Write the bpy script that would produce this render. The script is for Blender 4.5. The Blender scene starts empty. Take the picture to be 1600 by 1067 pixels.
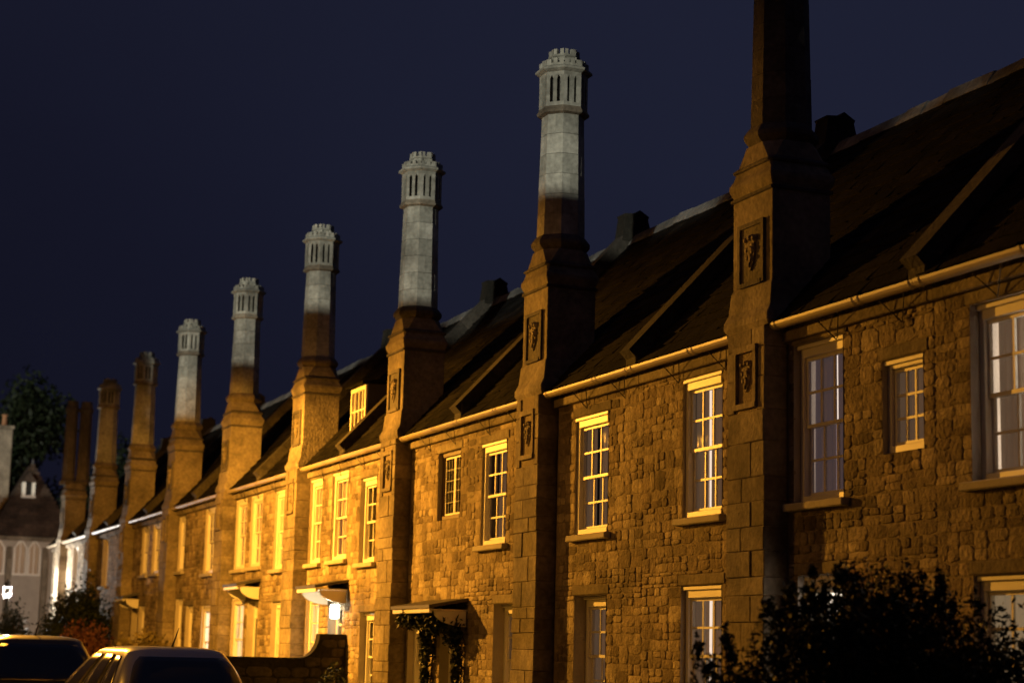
import bpy, math, random
import numpy as np
from mathutils import Vector, Matrix

random.seed(7)
rng = np.random.default_rng(7)
scene = bpy.context.scene
COL = scene.collection
R = math.radians

# ------------------------------------------------------------------ camera
EYE = 1.65
PITCH, YAW, ROLL = 0.1671, 0.3793, 0.0243
Fv = Vector((math.sin(YAW)*math.cos(PITCH), math.cos(YAW)*math.cos(PITCH), math.sin(PITCH)))
Rv = Vector((math.cos(YAW), -math.sin(YAW), 0))
Uv = Rv.cross(Fv)
R2 = Rv*math.cos(ROLL)+Uv*math.sin(ROLL)
U2 = -Rv*math.sin(ROLL)+Uv*math.cos(ROLL)
cam = bpy.data.cameras.new('camera')
cam.sensor_width = 36
cam.lens = 2911.0/1600*36
cam.clip_start = .1
cam.clip_end = 2000
cam.dof.use_dof = True
cam.dof.focus_distance = 23
cam.dof.aperture_fstop = 1.3
co = bpy.data.objects.new('camera', cam)
COL.objects.link(co)
M4 = Matrix.Identity(4)
for i in range(3):
    M4[i][0], M4[i][1], M4[i][2] = R2[i], U2[i], -Fv[i]
M4[2][3] = EYE
co.matrix_world = M4
scene.camera = co

# ------------------------------------------------------------------ night sky
world = bpy.data.worlds.new('World')
scene.world = world
world.use_nodes = True
nt = world.node_tree
nt.nodes.clear()
wo = nt.nodes.new('ShaderNodeOutputWorld')
bg = nt.nodes.new('ShaderNodeBackground')
tc = nt.nodes.new('ShaderNodeTexCoord')
sp = nt.nodes.new('ShaderNodeSeparateXYZ')
nt.links.new(tc.outputs['Generated'], sp.inputs[0])
rz = nt.nodes.new('ShaderNodeValToRGB')
el = rz.color_ramp.elements
el[0].position, el[0].color = .0, (.0054, .0056, .0130, 1)
el[1].position, el[1].color = .62, (.0118, .0137, .0305, 1)
e = el.new(.22); e.color = (.0074, .0081, .0190, 1)
# slow brightening towards the east (the last of the dusk) plus faint cloud
ad = nt.nodes.new('ShaderNodeMath'); ad.operation = 'MULTIPLY_ADD'
ad.inputs[1].default_value = .9
nt.links.new(sp.outputs['X'], ad.inputs[0])
nt.links.new(sp.outputs['Z'], ad.inputs[2])
nz = nt.nodes.new('ShaderNodeTexNoise')
nz.inputs['Scale'].default_value = 2.2
nz.inputs['Detail'].default_value = 4
nt.links.new(tc.outputs['Generated'], nz.inputs['Vector'])
a2 = nt.nodes.new('ShaderNodeMath'); a2.operation = 'MULTIPLY_ADD'
a2.inputs[1].default_value = .5
nt.links.new(nz.outputs[0], a2.inputs[0])
nt.links.new(ad.outputs[0], a2.inputs[2])
a3 = nt.nodes.new('ShaderNodeMath'); a3.operation = 'SUBTRACT'
a3.inputs[1].default_value = .36
nt.links.new(a2.outputs[0], a3.inputs[0])
nt.links.new(a3.outputs[0], rz.inputs[0])
nt.links.new(rz.outputs[0], bg.inputs[0])
bg.inputs[1].default_value = 1.0
nt.links.new(bg.outputs[0], wo.inputs[0])

# ------------------------------------------------------------------ distant white light (stands low behind the camera)
SUN_EL, SUN_AZ = 1.0, 45.0           # light travels towards +X +Y
sl = bpy.data.lights.new('sun', 'SUN')
sl.energy = 1.7
sl.angle = R(.5)
sl.color = (1.0, .98, .82)
so = bpy.data.objects.new('sun', sl)
COL.objects.link(so)
dirv = Vector((math.sin(R(SUN_AZ))*math.cos(R(SUN_EL)), math.cos(R(SUN_AZ))*math.cos(R(SUN_EL)), -math.sin(R(SUN_EL))))
so.rotation_euler = dirv.to_track_quat('-Z', 'Y').to_euler()
so.location = (-40, -40, 20)

vs = scene.view_settings
vs.view_transform = 'Standard'
vs.look = 'None'
vs.exposure = 0
vs.gamma = 1
scene.cycles.max_bounces = 5
scene.cycles.diffuse_bounces = 3
scene.cycles.transparent_max_bounces = 12
scene.cycles.use_denoising = True
scene.cycles.sample_clamp_indirect = 4

# ------------------------------------------------------------------ materials
MATS = {}
def nodes(name):
    m = bpy.data.materials.new(name)
    m.use_nodes = True
    t = m.node_tree
    b = t.nodes['Principled BSDF']
    MATS[name] = m
    return m, t, b

def simple(name, col, rough=.7, metal=0, bump=0, bscale=30, var=.25, nscale=3.0, emit=None, estr=0):
    m, t, b = nodes(name)
    b.inputs['Roughness'].default_value = rough
    b.inputs['Metallic'].default_value = metal
    tcn = t.nodes.new('ShaderNodeTexCoord')
    n = t.nodes.new('ShaderNodeTexNoise')
    n.inputs['Scale'].default_value = nscale
    n.inputs['Detail'].default_value = 6
    t.links.new(tcn.outputs['Object'], n.inputs['Vector'])
    mr = t.nodes.new('ShaderNodeMapRange')
    mr.inputs[3].default_value = 1-var
    mr.inputs[4].default_value = 1+var
    t.links.new(n.outputs[0], mr.inputs[0])
    mx = t.nodes.new('ShaderNodeMix'); mx.data_type = 'RGBA'; mx.blend_type = 'MULTIPLY'
    mx.inputs[0].default_value = 1
    mx.inputs[6].default_value = (*col, 1)
    t.links.new(mr.outputs[0], mx.inputs[7])
    t.links.new(mx.outputs[2], b.inputs['Base Color'])
    if bump:
        n2 = t.nodes.new('ShaderNodeTexNoise')
        n2.inputs['Scale'].default_value = bscale
        n2.inputs['Detail'].default_value = 5
        t.links.new(tcn.outputs['Object'], n2.inputs['Vector'])
        bp = t.nodes.new('ShaderNodeBump')
        bp.inputs['Strength'].default_value = bump
        bp.inputs['Distance'].default_value = .03
        t.links.new(n2.outputs[0], bp.inputs['Height'])
        t.links.new(bp.outputs[0], b.inputs['Normal'])
    if emit:
        b.inputs['Emission Color'].default_value = (*emit, 1)
        b.inputs['Emission Strength'].default_value = estr
    return m

def stone_mat(name, c1, c2, c3, bump=.6, bscale=22, stain=.5, spec=.2):
    """Each separate piece takes its own tone; soot stains run over them in world space."""
    m, t, b = nodes(name)
    b.inputs['Roughness'].default_value = .9
    b.inputs['Specular IOR Level'].default_value = spec
    oi = t.nodes.new('ShaderNodeObjectInfo')
    ge = t.nodes.new('ShaderNodeNewGeometry')
    s = t.nodes.new('ShaderNodeMath'); s.operation = 'ADD'
    t.links.new(oi.outputs['Random'], s.inputs[0])
    t.links.new(ge.outputs['Random Per Island'], s.inputs[1])
    fr = t.nodes.new('ShaderNodeMath'); fr.operation = 'FRACT'
    t.links.new(s.outputs[0], fr.inputs[0])
    rp = t.nodes.new('ShaderNodeValToRGB')
    rp.color_ramp.elements[0].color = (*c1, 1)
    rp.color_ramp.elements[1].color = (*c3, 1)
    q = rp.color_ramp.elements.new(.5); q.color = (*c2, 1)
    t.links.new(fr.outputs[0], rp.inputs[0])
    n = t.nodes.new('ShaderNodeTexNoise')
    n.inputs['Scale'].default_value = 1.1
    n.inputs['Detail'].default_value = 7
    n.inputs['Roughness'].default_value = .62
    t.links.new(ge.outputs['Position'], n.inputs['Vector'])
    mr = t.nodes.new('ShaderNodeMapRange')
    mr.inputs[1].default_value = .36
    mr.inputs[2].default_value = .62
    mr.inputs[3].default_value = 1-stain
    mr.inputs[4].default_value = 1.1
    t.links.new(n.outputs[0], mr.inputs[0])
    n3 = t.nodes.new('ShaderNodeTexNoise')
    n3.inputs['Scale'].default_value = 14
    n3.inputs['Detail'].default_value = 6
    t.links.new(ge.outputs['Position'], n3.inputs['Vector'])
    mr3 = t.nodes.new('ShaderNodeMapRange')
    mr3.inputs[1].default_value = .3
    mr3.inputs[2].default_value = .7
    mr3.inputs[3].default_value = .72
    mr3.inputs[4].default_value = 1.2
    t.links.new(n3.outputs[0], mr3.inputs[0])
    mm = t.nodes.new('ShaderNodeMath'); mm.operation = 'MULTIPLY'
    t.links.new(mr.outputs[0], mm.inputs[0]); t.links.new(mr3.outputs[0], mm.inputs[1])
    mx = t.nodes.new('ShaderNodeMix'); mx.data_type = 'RGBA'; mx.blend_type = 'MULTIPLY'
    mx.inputs[0].default_value = 1
    t.links.new(rp.outputs[0], mx.inputs[6]); t.links.new(mm.outputs[0], mx.inputs[7])
    t.links.new(mx.outputs[2], b.inputs['Base Color'])
    n2 = t.nodes.new('ShaderNodeTexNoise')
    n2.inputs['Scale'].default_value = bscale
    n2.inputs['Detail'].default_value = 7
    t.links.new(ge.outputs['Position'], n2.inputs['Vector'])
    bp = t.nodes.new('ShaderNodeBump')
    bp.inputs['Strength'].default_value = bump
    bp.inputs['Distance'].default_value = .03
    t.links.new(n2.outputs[0], bp.inputs['Height'])
    t.links.new(bp.outputs[0], b.inputs['Normal'])
    return m

stone_mat('rubble', (.19, .145, .098), (.325, .258, .178), (.46, .38, .27), bump=.9, stain=.55)
stone_mat('ashlar', (.20, .165, .12), (.245, .205, .15), (.30, .255, .19), bump=.45, stain=.5)
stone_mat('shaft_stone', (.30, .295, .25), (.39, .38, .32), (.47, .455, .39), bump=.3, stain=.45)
stone_mat('dark_stone', (.10, .09, .08), (.13, .115, .10), (.16, .14, .12), bump=.5, stain=.5)
stone_mat('coping', (.05, .045, .036), (.065, .058, .047), (.085, .075, .06), bump=.5)
stone_mat('ridge_stone', (.13, .13, .12), (.18, .175, .16), (.24, .23, .21), bump=.5)
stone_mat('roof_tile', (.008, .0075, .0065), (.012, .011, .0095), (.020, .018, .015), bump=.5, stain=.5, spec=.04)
stone_mat('black_stone', (.02, .019, .015), (.03, .027, .02), (.04, .036, .028), bump=.6)  # near-black; on the dividing wall it paints in shade
stone_mat('red_tile', (.06, .042, .032), (.08, .055, .04), (.105, .07, .05), bump=.5, stain=.5)
simple('mortar', (.225, .178, .122), .95, bump=.7, bscale=40)
simple('plaster', (.40, .36, .31), .9, bump=.3)
simple('paint', (.76, .73, .66), .45, var=.08, nscale=6)
simple('gutter_paint', (.36, .30, .22), .5, var=.15, nscale=5)
simple('iron', (.03, .03, .03), .6)
simple('lead', (.07, .065, .06), .55, metal=.3, var=.3)
simple('flue_dark', (.015, .014, .013), .95)
simple('room_dark', (.02, .018, .016), .9)
simple('door_paint', (.05, .055, .06), .4)
simple('oak', (.10, .06, .035), .6, nscale=8)
simple('asphalt', (.05, .05, .052), .85, bump=.4, bscale=80)
simple('paving', (.22, .20, .17), .85, bump=.3)
simple('kerb_stone', (.28, .26, .22), .85, bump=.3)
simple('grass', (.045, .07, .025), .95, bump=.5)
simple('bark', (.06, .045, .03), .95, bump=.6)
simple('rubber', (.02, .02, .02), .8)
simple('alloy', (.5, .5, .52), .35, metal=.9)
simple('black_trim', (.015, .015, .016), .5)
simple('seat_cloth', (.14, .13, .12), .9)
simple('tail_red', (.35, .02, .02), .25)
simple('chrome', (.6, .6, .6), .15, metal=1)
simple('curtain', (.38, .29, .21), .95, var=.25, nscale=2, emit=(.75, .47, .29), estr=.09)  # curtain emission, here and below, stands in for room light behind the cloth
simple('curtain_bright', (.50, .44, .36), .95, var=.1, nscale=2, emit=(1, .72, .42), estr=.16)
simple('curtain_blue', (.30, .27, .36), .95, var=.12, nscale=2, emit=(.55, .38, .38), estr=.08)
simple('lit_dim', (.6, .55, .5), .9, emit=(1.0, .82, .68), estr=.9)
simple('curtain_cream', (.6, .52, .4), .95, var=.1, nscale=2, emit=(1, .82, .5), estr=.8)
simple('lit_room', (.8, .75, .7), .9, emit=(1.0, .86, .72), estr=2.6)
simple('lit_warm', (.8, .75, .7), .9, emit=(1.0, .74, .38), estr=1.6)
simple('porch_glow', (.8, .8, .75), .5, emit=(1.0, .90, .66), estr=14)
simple('lamp_white', (.8, .8, .8), .5, emit=(.95, .96, 1.0), estr=4)
simple('lamp_sodium', (.8, .6, .3), .5, emit=(1.0, .52, .10), estr=25)
simple('terracotta', (.35, .17, .08), .8)

def leaf_mat(name, c1, c2):
    m, t, b = nodes(name)
    ge = t.nodes.new('ShaderNodeNewGeometry')
    rp = t.nodes.new('ShaderNodeValToRGB')
    rp.color_ramp.elements[0].color = (*c1, 1)
    rp.color_ramp.elements[1].color = (*c2, 1)
    t.links.new(ge.outputs['Random Per Island'], rp.inputs[0])
    t.links.new(rp.outputs[0], b.inputs['Base Color'])
    b.inputs['Roughness'].default_value = .6
    b.inputs['Specular IOR Level'].default_value = .25
leaf_mat('leaf_dark', (.010, .016, .006), (.022, .031, .012))
leaf_mat('leaf_mid', (.035, .05, .02), (.075, .095, .035))
leaf_mat('leaf_red', (.10, .035, .03), (.17, .075, .05))
leaf_mat('leaf_straw', (.12, .10, .03), (.22, .17, .06))

def glass_mat(name, tint, rough, ior, base=.04):
    m, t, b = nodes(name)
    t.nodes.remove(b)
    out = t.nodes['Material Output']
    tr = t.nodes.new('ShaderNodeBsdfTransparent')
    tr.inputs[0].default_value = (*tint, 1)
    gl = t.nodes.new('ShaderNodeBsdfGlossy')
    gl.inputs['Roughness'].default_value = rough
    fr = t.nodes.new('ShaderNodeFresnel')
    fr.inputs[0].default_value = ior
    # old hand-blown glass: slightly wavy
    tcn = t.nodes.new('ShaderNodeTexCoord')
    n = t.nodes.new('ShaderNodeTexNoise'); n.inputs['Scale'].default_value = 5
    t.links.new(tcn.outputs['Object'], n.inputs['Vector'])
    bp = t.nodes.new('ShaderNodeBump'); bp.inputs['Strength'].default_value = .08
    bp.inputs['Distance'].default_value = .02
    t.links.new(n.outputs[0], bp.inputs['Height'])
    t.links.new(bp.outputs[0], gl.inputs['Normal'])
    mx = t.nodes.new('ShaderNodeMixShader')
    t.links.new(fr.outputs[0], mx.inputs[0])
    t.links.new(tr.outputs[0], mx.inputs[1]); t.links.new(gl.outputs[0], mx.inputs[2])
    t.links.new(mx.outputs[0], out.inputs[0])
glass_mat('glass', (.93, .94, .93), .012, 1.32)
glass_mat('car_glass', (.34, .33, .30), .22, 2.0)

def car_paint(name, col, metal):
    m, t, b = nodes(name)
    b.inputs['Base Color'].default_value = (*col, 1)
    b.inputs['Metallic'].default_value = metal
    b.inputs['Roughness'].default_value = .32
    b.inputs['Coat Weight'].default_value = .8
    b.inputs['Coat Roughness'].default_value = .08
    n = t.nodes.new('ShaderNodeTexNoise'); n.inputs['Scale'].default_value = 400
    bp = t.nodes.new('ShaderNodeBump'); bp.inputs['Strength'].default_value = .03
    t.links.new(n.outputs[0], bp.inputs['Height']); t.links.new(bp.outputs[0], b.inputs['Normal'])
car_paint('silver_paint', (.42, .43, .47), .6)
car_paint('dark_paint', (.018, .019, .026), .2)

# ------------------------------------------------------------------ mesh helpers
WORG = {}
class MB:
    def __init__(self):
        self.v = []; self.f = []
    def add(self, pts, faces):
        o = len(self.v)
        self.v += [tuple(q) for q in pts]
        self.f += [tuple(i+o for i in fc) for fc in faces]
        return self
    def box(self, x0, x1, y0, y1, z0, z1):
        return self.add([(x0,y0,z0),(x1,y0,z0),(x1,y1,z0),(x0,y1,z0),(x0,y0,z1),(x1,y0,z1),(x1,y1,z1),(x0,y1,z1)],
                        [(0,3,2,1),(4,5,6,7),(0,1,5,4),(1,2,6,5),(2,3,7,6),(3,0,4,7)])
    def bbox(self, x0, x1, y0, y1, z0, z1, b=.01):
        """box with chamfered edges"""
        P = []
        for (sx, X) in ((-1, x0), (1, x1)):
            for (sy, Y) in ((-1, y0), (1, y1)):
                for (sz, Z) in ((-1, z0), (1, z1)):
                    P += [(X, Y-sy*b, Z-sz*b), (X-sx*b, Y, Z-sz*b), (X-sx*b, Y-sy*b, Z)]
        def c(ix, iy, iz, a): return ((ix*2+iy)*2+iz)*3+a
        F = []
        for i in (0, 1):
            F.append((c(i,0,0,0), c(i,1,0,0), c(i,1,1,0), c(i,0,1,0)))
            F.append((c(0,i,0,1), c(1,i,0,1), c(1,i,1,1), c(0,i,1,1)))
            F.append((c(0,0,i,2), c(1,0,i,2), c(1,1,i,2), c(0,1,i,2)))
        for i in (0, 1):
            for j in (0, 1):
                F.append((c(0,i,j,1), c(1,i,j,1), c(1,i,j,2), c(0,i,j,2)))
                F.append((c(i,0,j,0), c(i,1,j,0), c(i,1,j,2), c(i,0,j,2)))
                F.append((c(i,j,0,0), c(i,j,1,0), c(i,j,1,1), c(i,j,0,1)))
        for i in (0, 1):
            for j in (0, 1):
                for k in (0, 1):
                    F.append((c(i,j,k,0), c(i,j,k,1), c(i,j,k,2)))
        return self.add(P, F)
    def quad(self, a, b, c, d):
        return self.add([a, b, c, d], [(0, 1, 2, 3)])
    def prism(self, poly, ext):
        n = len(poly)
        ex = Vector(ext)
        P = [Vector(q) for q in poly]
        P2 = [q+ex for q in P]
        F = [tuple(range(n))[::-1], tuple(range(n, 2*n))]
        F += [(i, (i+1) % n, n+(i+1) % n, n+i) for i in range(n)]
        return self.add(P+P2, F)
    def tube(self, pts, r, n=6, caps=True):
        pts = [Vector(q) for q in pts]
        rs = r if isinstance(r, (list, tuple)) else [r]*len(pts)
        V = []; F = []
        for i, q in enumerate(pts):
            d = (pts[min(i+1, len(pts)-1)]-pts[max(i-1, 0)]).normalized()
            a = d.cross(Vector((0, 0, 1)))
            if a.length < 1e-3: a = d.cross(Vector((1, 0, 0)))
            a.normalize(); b = d.cross(a)
            for k in range(n):
                t = 2*math.pi*k/n
                V.append(q+a*(rs[i]*math.cos(t))+b*(rs[i]*math.sin(t)))
        for i in range(len(pts)-1):
            for k in range(n):
                F.append((i*n+k, i*n+(k+1) % n, (i+1)*n+(k+1) % n, (i+1)*n+k))
        if caps:
            F.append(tuple(range(n))[::-1]); F.append(tuple(range((len(pts)-1)*n, len(pts)*n)))
        return self.add(V, F)
    def lathe8(self, prof, cx, cy, cap=True, rnd=0):
        """octagonal / chamfered-square stack: rows of (half width, z[, c]); c=.414 regular octagon, c->1 square"""
        V = []; F = []
        for row in prof:
            h, z = row[0], row[1]
            c = row[2] if len(row) > 2 else .4142
            k = h*c
            V += [(cx+a, cy+b, z) for a, b in ((h,-k),(h,k),(k,h),(-k,h),(-h,k),(-h,-k),(-k,-h),(k,-h))]
        n = len(prof)
        for i in range(n-1):
            for k in range(8):
                F.append((i*8+k, i*8+(k+1) % 8, (i+1)*8+(k+1) % 8, (i+1)*8+k))
        if cap:
            F.append(tuple(range(8))[::-1]); F.append(tuple(range((n-1)*8, n*8)))
        return self.add(V, F)
    def lathexy(self, prof, cx, cy):
        V = []; F = []
        for hx, hy, z, c in prof:
            a, b = hx-(1-c)*min(hx, hy), hy-(1-c)*min(hx, hy)
            V += [(cx+p, cy+q, z) for p, q in ((hx,-b),(hx,b),(a,hy),(-a,hy),(-hx,b),(-hx,-b),(-a,-hy),(a,-hy))]
        n = len(prof)
        for i in range(n-1):
            for k in range(8):
                F.append((i*8+k, i*8+(k+1) % 8, (i+1)*8+(k+1) % 8, (i+1)*8+k))
        F.append(tuple(range(8))[::-1]); F.append(tuple(range((n-1)*8, n*8)))
        return self.add(V, F)
    def cyl(self, c, axis, r0, r1, h, n=14):
        c = Vector(c); a = Vector(axis).normalized()
        return self.tube([c, c+a*h], [r0, r1], n)
    def lathe(self, prof, cx, cy, n=14):
        V = []; F = []
        for r, z in prof:
            V += [(cx+r*math.cos(2*math.pi*k/n), cy+r*math.sin(2*math.pi*k/n), z) for k in range(n)]
        for i in range(len(prof)-1):
            for k in range(n):
                F.append((i*n+k, i*n+(k+1) % n, (i+1)*n+(k+1) % n, (i+1)*n+k))
        F.append(tuple(range(n))[::-1]); F.append(tuple(range((len(prof)-1)*n, len(prof)*n)))
        return self.add(V, F)
    def build(self, name, mat, parent=None, smooth=False, kind=None):
        off = WORG.get(parent.name, (0, 0, 0)) if parent else (0, 0, 0)
        me = bpy.data.meshes.new(name)
        V = [(a-off[0], b-off[1], c-off[2]) for a, b, c in self.v]
        me.from_pydata(V, [], self.f)
        me.materials.append(MATS[mat])
        if smooth:
            me.polygons.foreach_set('use_smooth', [True]*len(me.polygons))
        me.update()
        o = bpy.data.objects.new(name, me)
        COL.objects.link(o)
        if parent:
            o.parent = parent
            WORG[o.name] = off
        if kind: o['kind'] = kind
        return o

def fix_normals(o):
    import bmesh
    bm = bmesh.new(); bm.from_mesh(o.data)
    bmesh.ops.recalc_face_normals(bm, faces=bm.faces)
    bm.to_mesh(o.data); bm.free()
    return o

def thing(name, loc, label, cat, group=None, rotz=0, local=False):
    o = bpy.data.objects.new(name, None)
    o.empty_display_size = .2
    COL.objects.link(o)
    o.location = loc
    o.rotation_euler = (0, 0, rotz)
    WORG[o.name] = (0, 0, 0) if local else tuple(loc)
    tag(o, label, cat, group)
    return o

def tag(o, label, cat, group=None):
    o['label'] = label; o['category'] = cat
    if group: o['group'] = group
    return o

def struct(o):
    o['kind'] = 'structure'
    return o

# ------------------------------------------------------------------ the plan of the street
D = 10.124                      # distance of the house fronts from the camera line
S0, PITCH_S = 11.49, 6.2503     # first chimney, chimney spacing
HALF = PITCH_S/2
EAVES = 5.25
ROOF_X0, ROOF_Z0 = D-.17, 5.29
RIDGE_X, RIDGE_Z = D+2.78, 8.44
SLOPE = (RIDGE_Z-ROOF_Z0)/(RIDGE_X-ROOF_X0)
BACK_X = RIDGE_X+(RIDGE_X-ROOF_X0)
def roofz(x): return ROOF_Z0+(x-ROOF_X0)*SLOPE

# ------------------------------------------------------------------ ground, road, pavements
struct(MB().box(-600, 600, -300, 900, -1.0, -.15).build('ground', 'grass'))
struct(MB().box(-3.1, 5.6, -60, 76, -.146, 0.0).build('road', 'asphalt'))
struct(MB().box(5.8, 7.0, -60, 76, -.146, .12).build('pavement', 'paving'))
struct(MB().box(-4.4, -3.3, -60, 76, -.146, .12).build('pavement', 'paving'))
struct(MB().box(5.6, 5.8, -60, 76, -.14, .13).build('kerb', 'kerb_stone'))
struct(MB().box(-3.3, -3.1, -60, 76, -.14, .13).build('kerb', 'kerb_stone'))
struct(MB().box(7.0, D+.2, 5, 76, -.146, .10).build('garden_ground', 'grass'))
struct(MB().box(-10, -4.4, -60, 76, -.146, .10).build('garden_ground', 'grass'))

# ------------------------------------------------------------------ stones
def unit_stone(seed):
    """rounded, irregular rubble face: ten-sided outline, domed front"""
    r = random.Random(seed)
    n = 10
    P = []; F = []
    ph = r.uniform(0, .6)
    out = []
    for i in range(n):
        a = 2*math.pi*(i+r.uniform(-.22, .22))/n+ph
        c, q = math.cos(a), math.sin(a)
        rad = (abs(c)**9+abs(q)**9)**(-1/9)*r.uniform(.90, 1.04)*.5
        out.append((max(-.5, min(.5, c*rad)), max(-.5, min(.5, q*rad))))
    for (y, z) in out: P.append((.3, y, z))
    for (y, z) in out: P.append((-.62-r.uniform(0, .16), y, z))
    k = [r.uniform(.66, .84) for i in range(n)]
    for i, (y, z) in enumerate(out): P.append((-r.uniform(.80, 1.02), y*k[i], z*k[i]))
    P.append((-r.uniform(.85, 1.1), r.uniform(-.1, .1), r.uniform(-.1, .1)))
    for i in range(n):
        m = (i+1) % n
        F += [(i, n+i, n+m, m), (n+i, 2*n+i, 2*n+m, n+m), (2*n+i, 3*n, 2*n+m)]
    return P, F
STONES = [unit_stone(s) for s in range(18)]
STONE_ME = []
for i, (P, F) in enumerate(STONES):
    me = bpy.data.meshes.new('stone')
    me.from_pydata(P, [], F)
    me.materials.append(MATS['rubble'])
    me.polygons.foreach_set('use_smooth', [True]*len(me.polygons))
    me.update()
    STONE_ME.append(me)

def rubble(s0, s1, z0, z1, openings, rnd):
    """irregular coursed rubble: bands split at opening edges, each cell one tall stone or two stacked"""
    zs = {z0, z1}
    for (a, b, c, d) in openings:
        if b > s0 and a < s1:
            if z0 < c < z1: zs.add(c)
            if z0 < d < z1: zs.add(d)
    zs = sorted(zs)
    cells = []
    for za, zb in zip(zs[:-1], zs[1:]):
        H = zb-za
        if H < .03: continue
        n = max(1, round(H/rnd.uniform(.17, .27)))
        cut = [za]+[za+H*(i+rnd.uniform(-.18, .18))/n for i in range(1, n)]+[zb]
        for ca, cb in zip(cut[:-1], cut[1:]):
            iv = [(s0, s1)]
            mid = (ca+cb)/2
            for (a, b, c, d) in openings:
                if c-.001 < mid < d+.001:
                    nx = []
                    for (p, q) in iv:
                        if b <= p or a >= q: nx.append((p, q)); continue
                        if a > p: nx.append((p, a))
                        if b < q: nx.append((b, q))
                    iv = nx
            for (p, q) in iv:
                L = q-p
                if L < .05: continue
                y = p
                while y < q-.01:
                    w = rnd.uniform(.13, .38)
                    if q-y-w < .11: w = q-y
                    if w > .5: w /= 2
                    if cb-ca > .16 and rnd.random() < .74:
                        t = ca+(cb-ca)*rnd.uniform(.36, .64)
                        cells.append((y, y+w, ca, t))
                        if w > .28 and rnd.random() < .6:
                            v = y+w*rnd.uniform(.38, .62)
                            cells.append((y, v, t, cb)); cells.append((v, y+w, t, cb))
                        else:
                            cells.append((y, y+w, t, cb))
                    else:
                        cells.append((y, y+w, ca, cb))
                    y += w
    return cells

def lay_stones(cells, X, house, rnd, single):
    """the (at most 300) largest in view become objects of their own, the rest one part"""
    off = WORG[house.name]
    vis = [c for c in cells if c[3] > 1.05 and c[1] > 12.8]
    hid = [c for c in cells if not (c[3] > 1.05 and c[1] > 12.8)]
    vis.sort(key=lambda c: -(c[1]-c[0])*(c[3]-c[2]))
    if not single:
        hid += vis; vis = []
    hid += vis[300:]; vis = vis[:300]
    g = .004
    def pose(c):
        proud = rnd.uniform(.012, .021)
        return (X+.004, (c[0]+c[1])/2, (c[2]+c[3])/2), (proud, c[1]-c[0]-g, c[3]-c[2]-g), rnd.uniform(-.05, .05)
    for c in vis:
        l, s, a = pose(c)
        o = bpy.data.objects.new('stone', rnd.choice(STONE_ME))
        COL.objects.link(o)
        o.parent = house
        o.location = (l[0]-off[0], l[1]-off[1], l[2]-off[2])
        o.scale = s
        o.rotation_euler = (a, 0, 0)
    if hid:
        mb = MB()
        for c in hid:
            l, s, a = pose(c)
            P, F = rnd.choice(STONES)
            mb.add([(l[0]+q[0]*s[0], l[1]+q[1]*s[1], l[2]+q[2]*s[2]) for q in P], F)
        mb.build('rubble_stones', 'rubble', house, smooth=True, kind='stuff')

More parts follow.
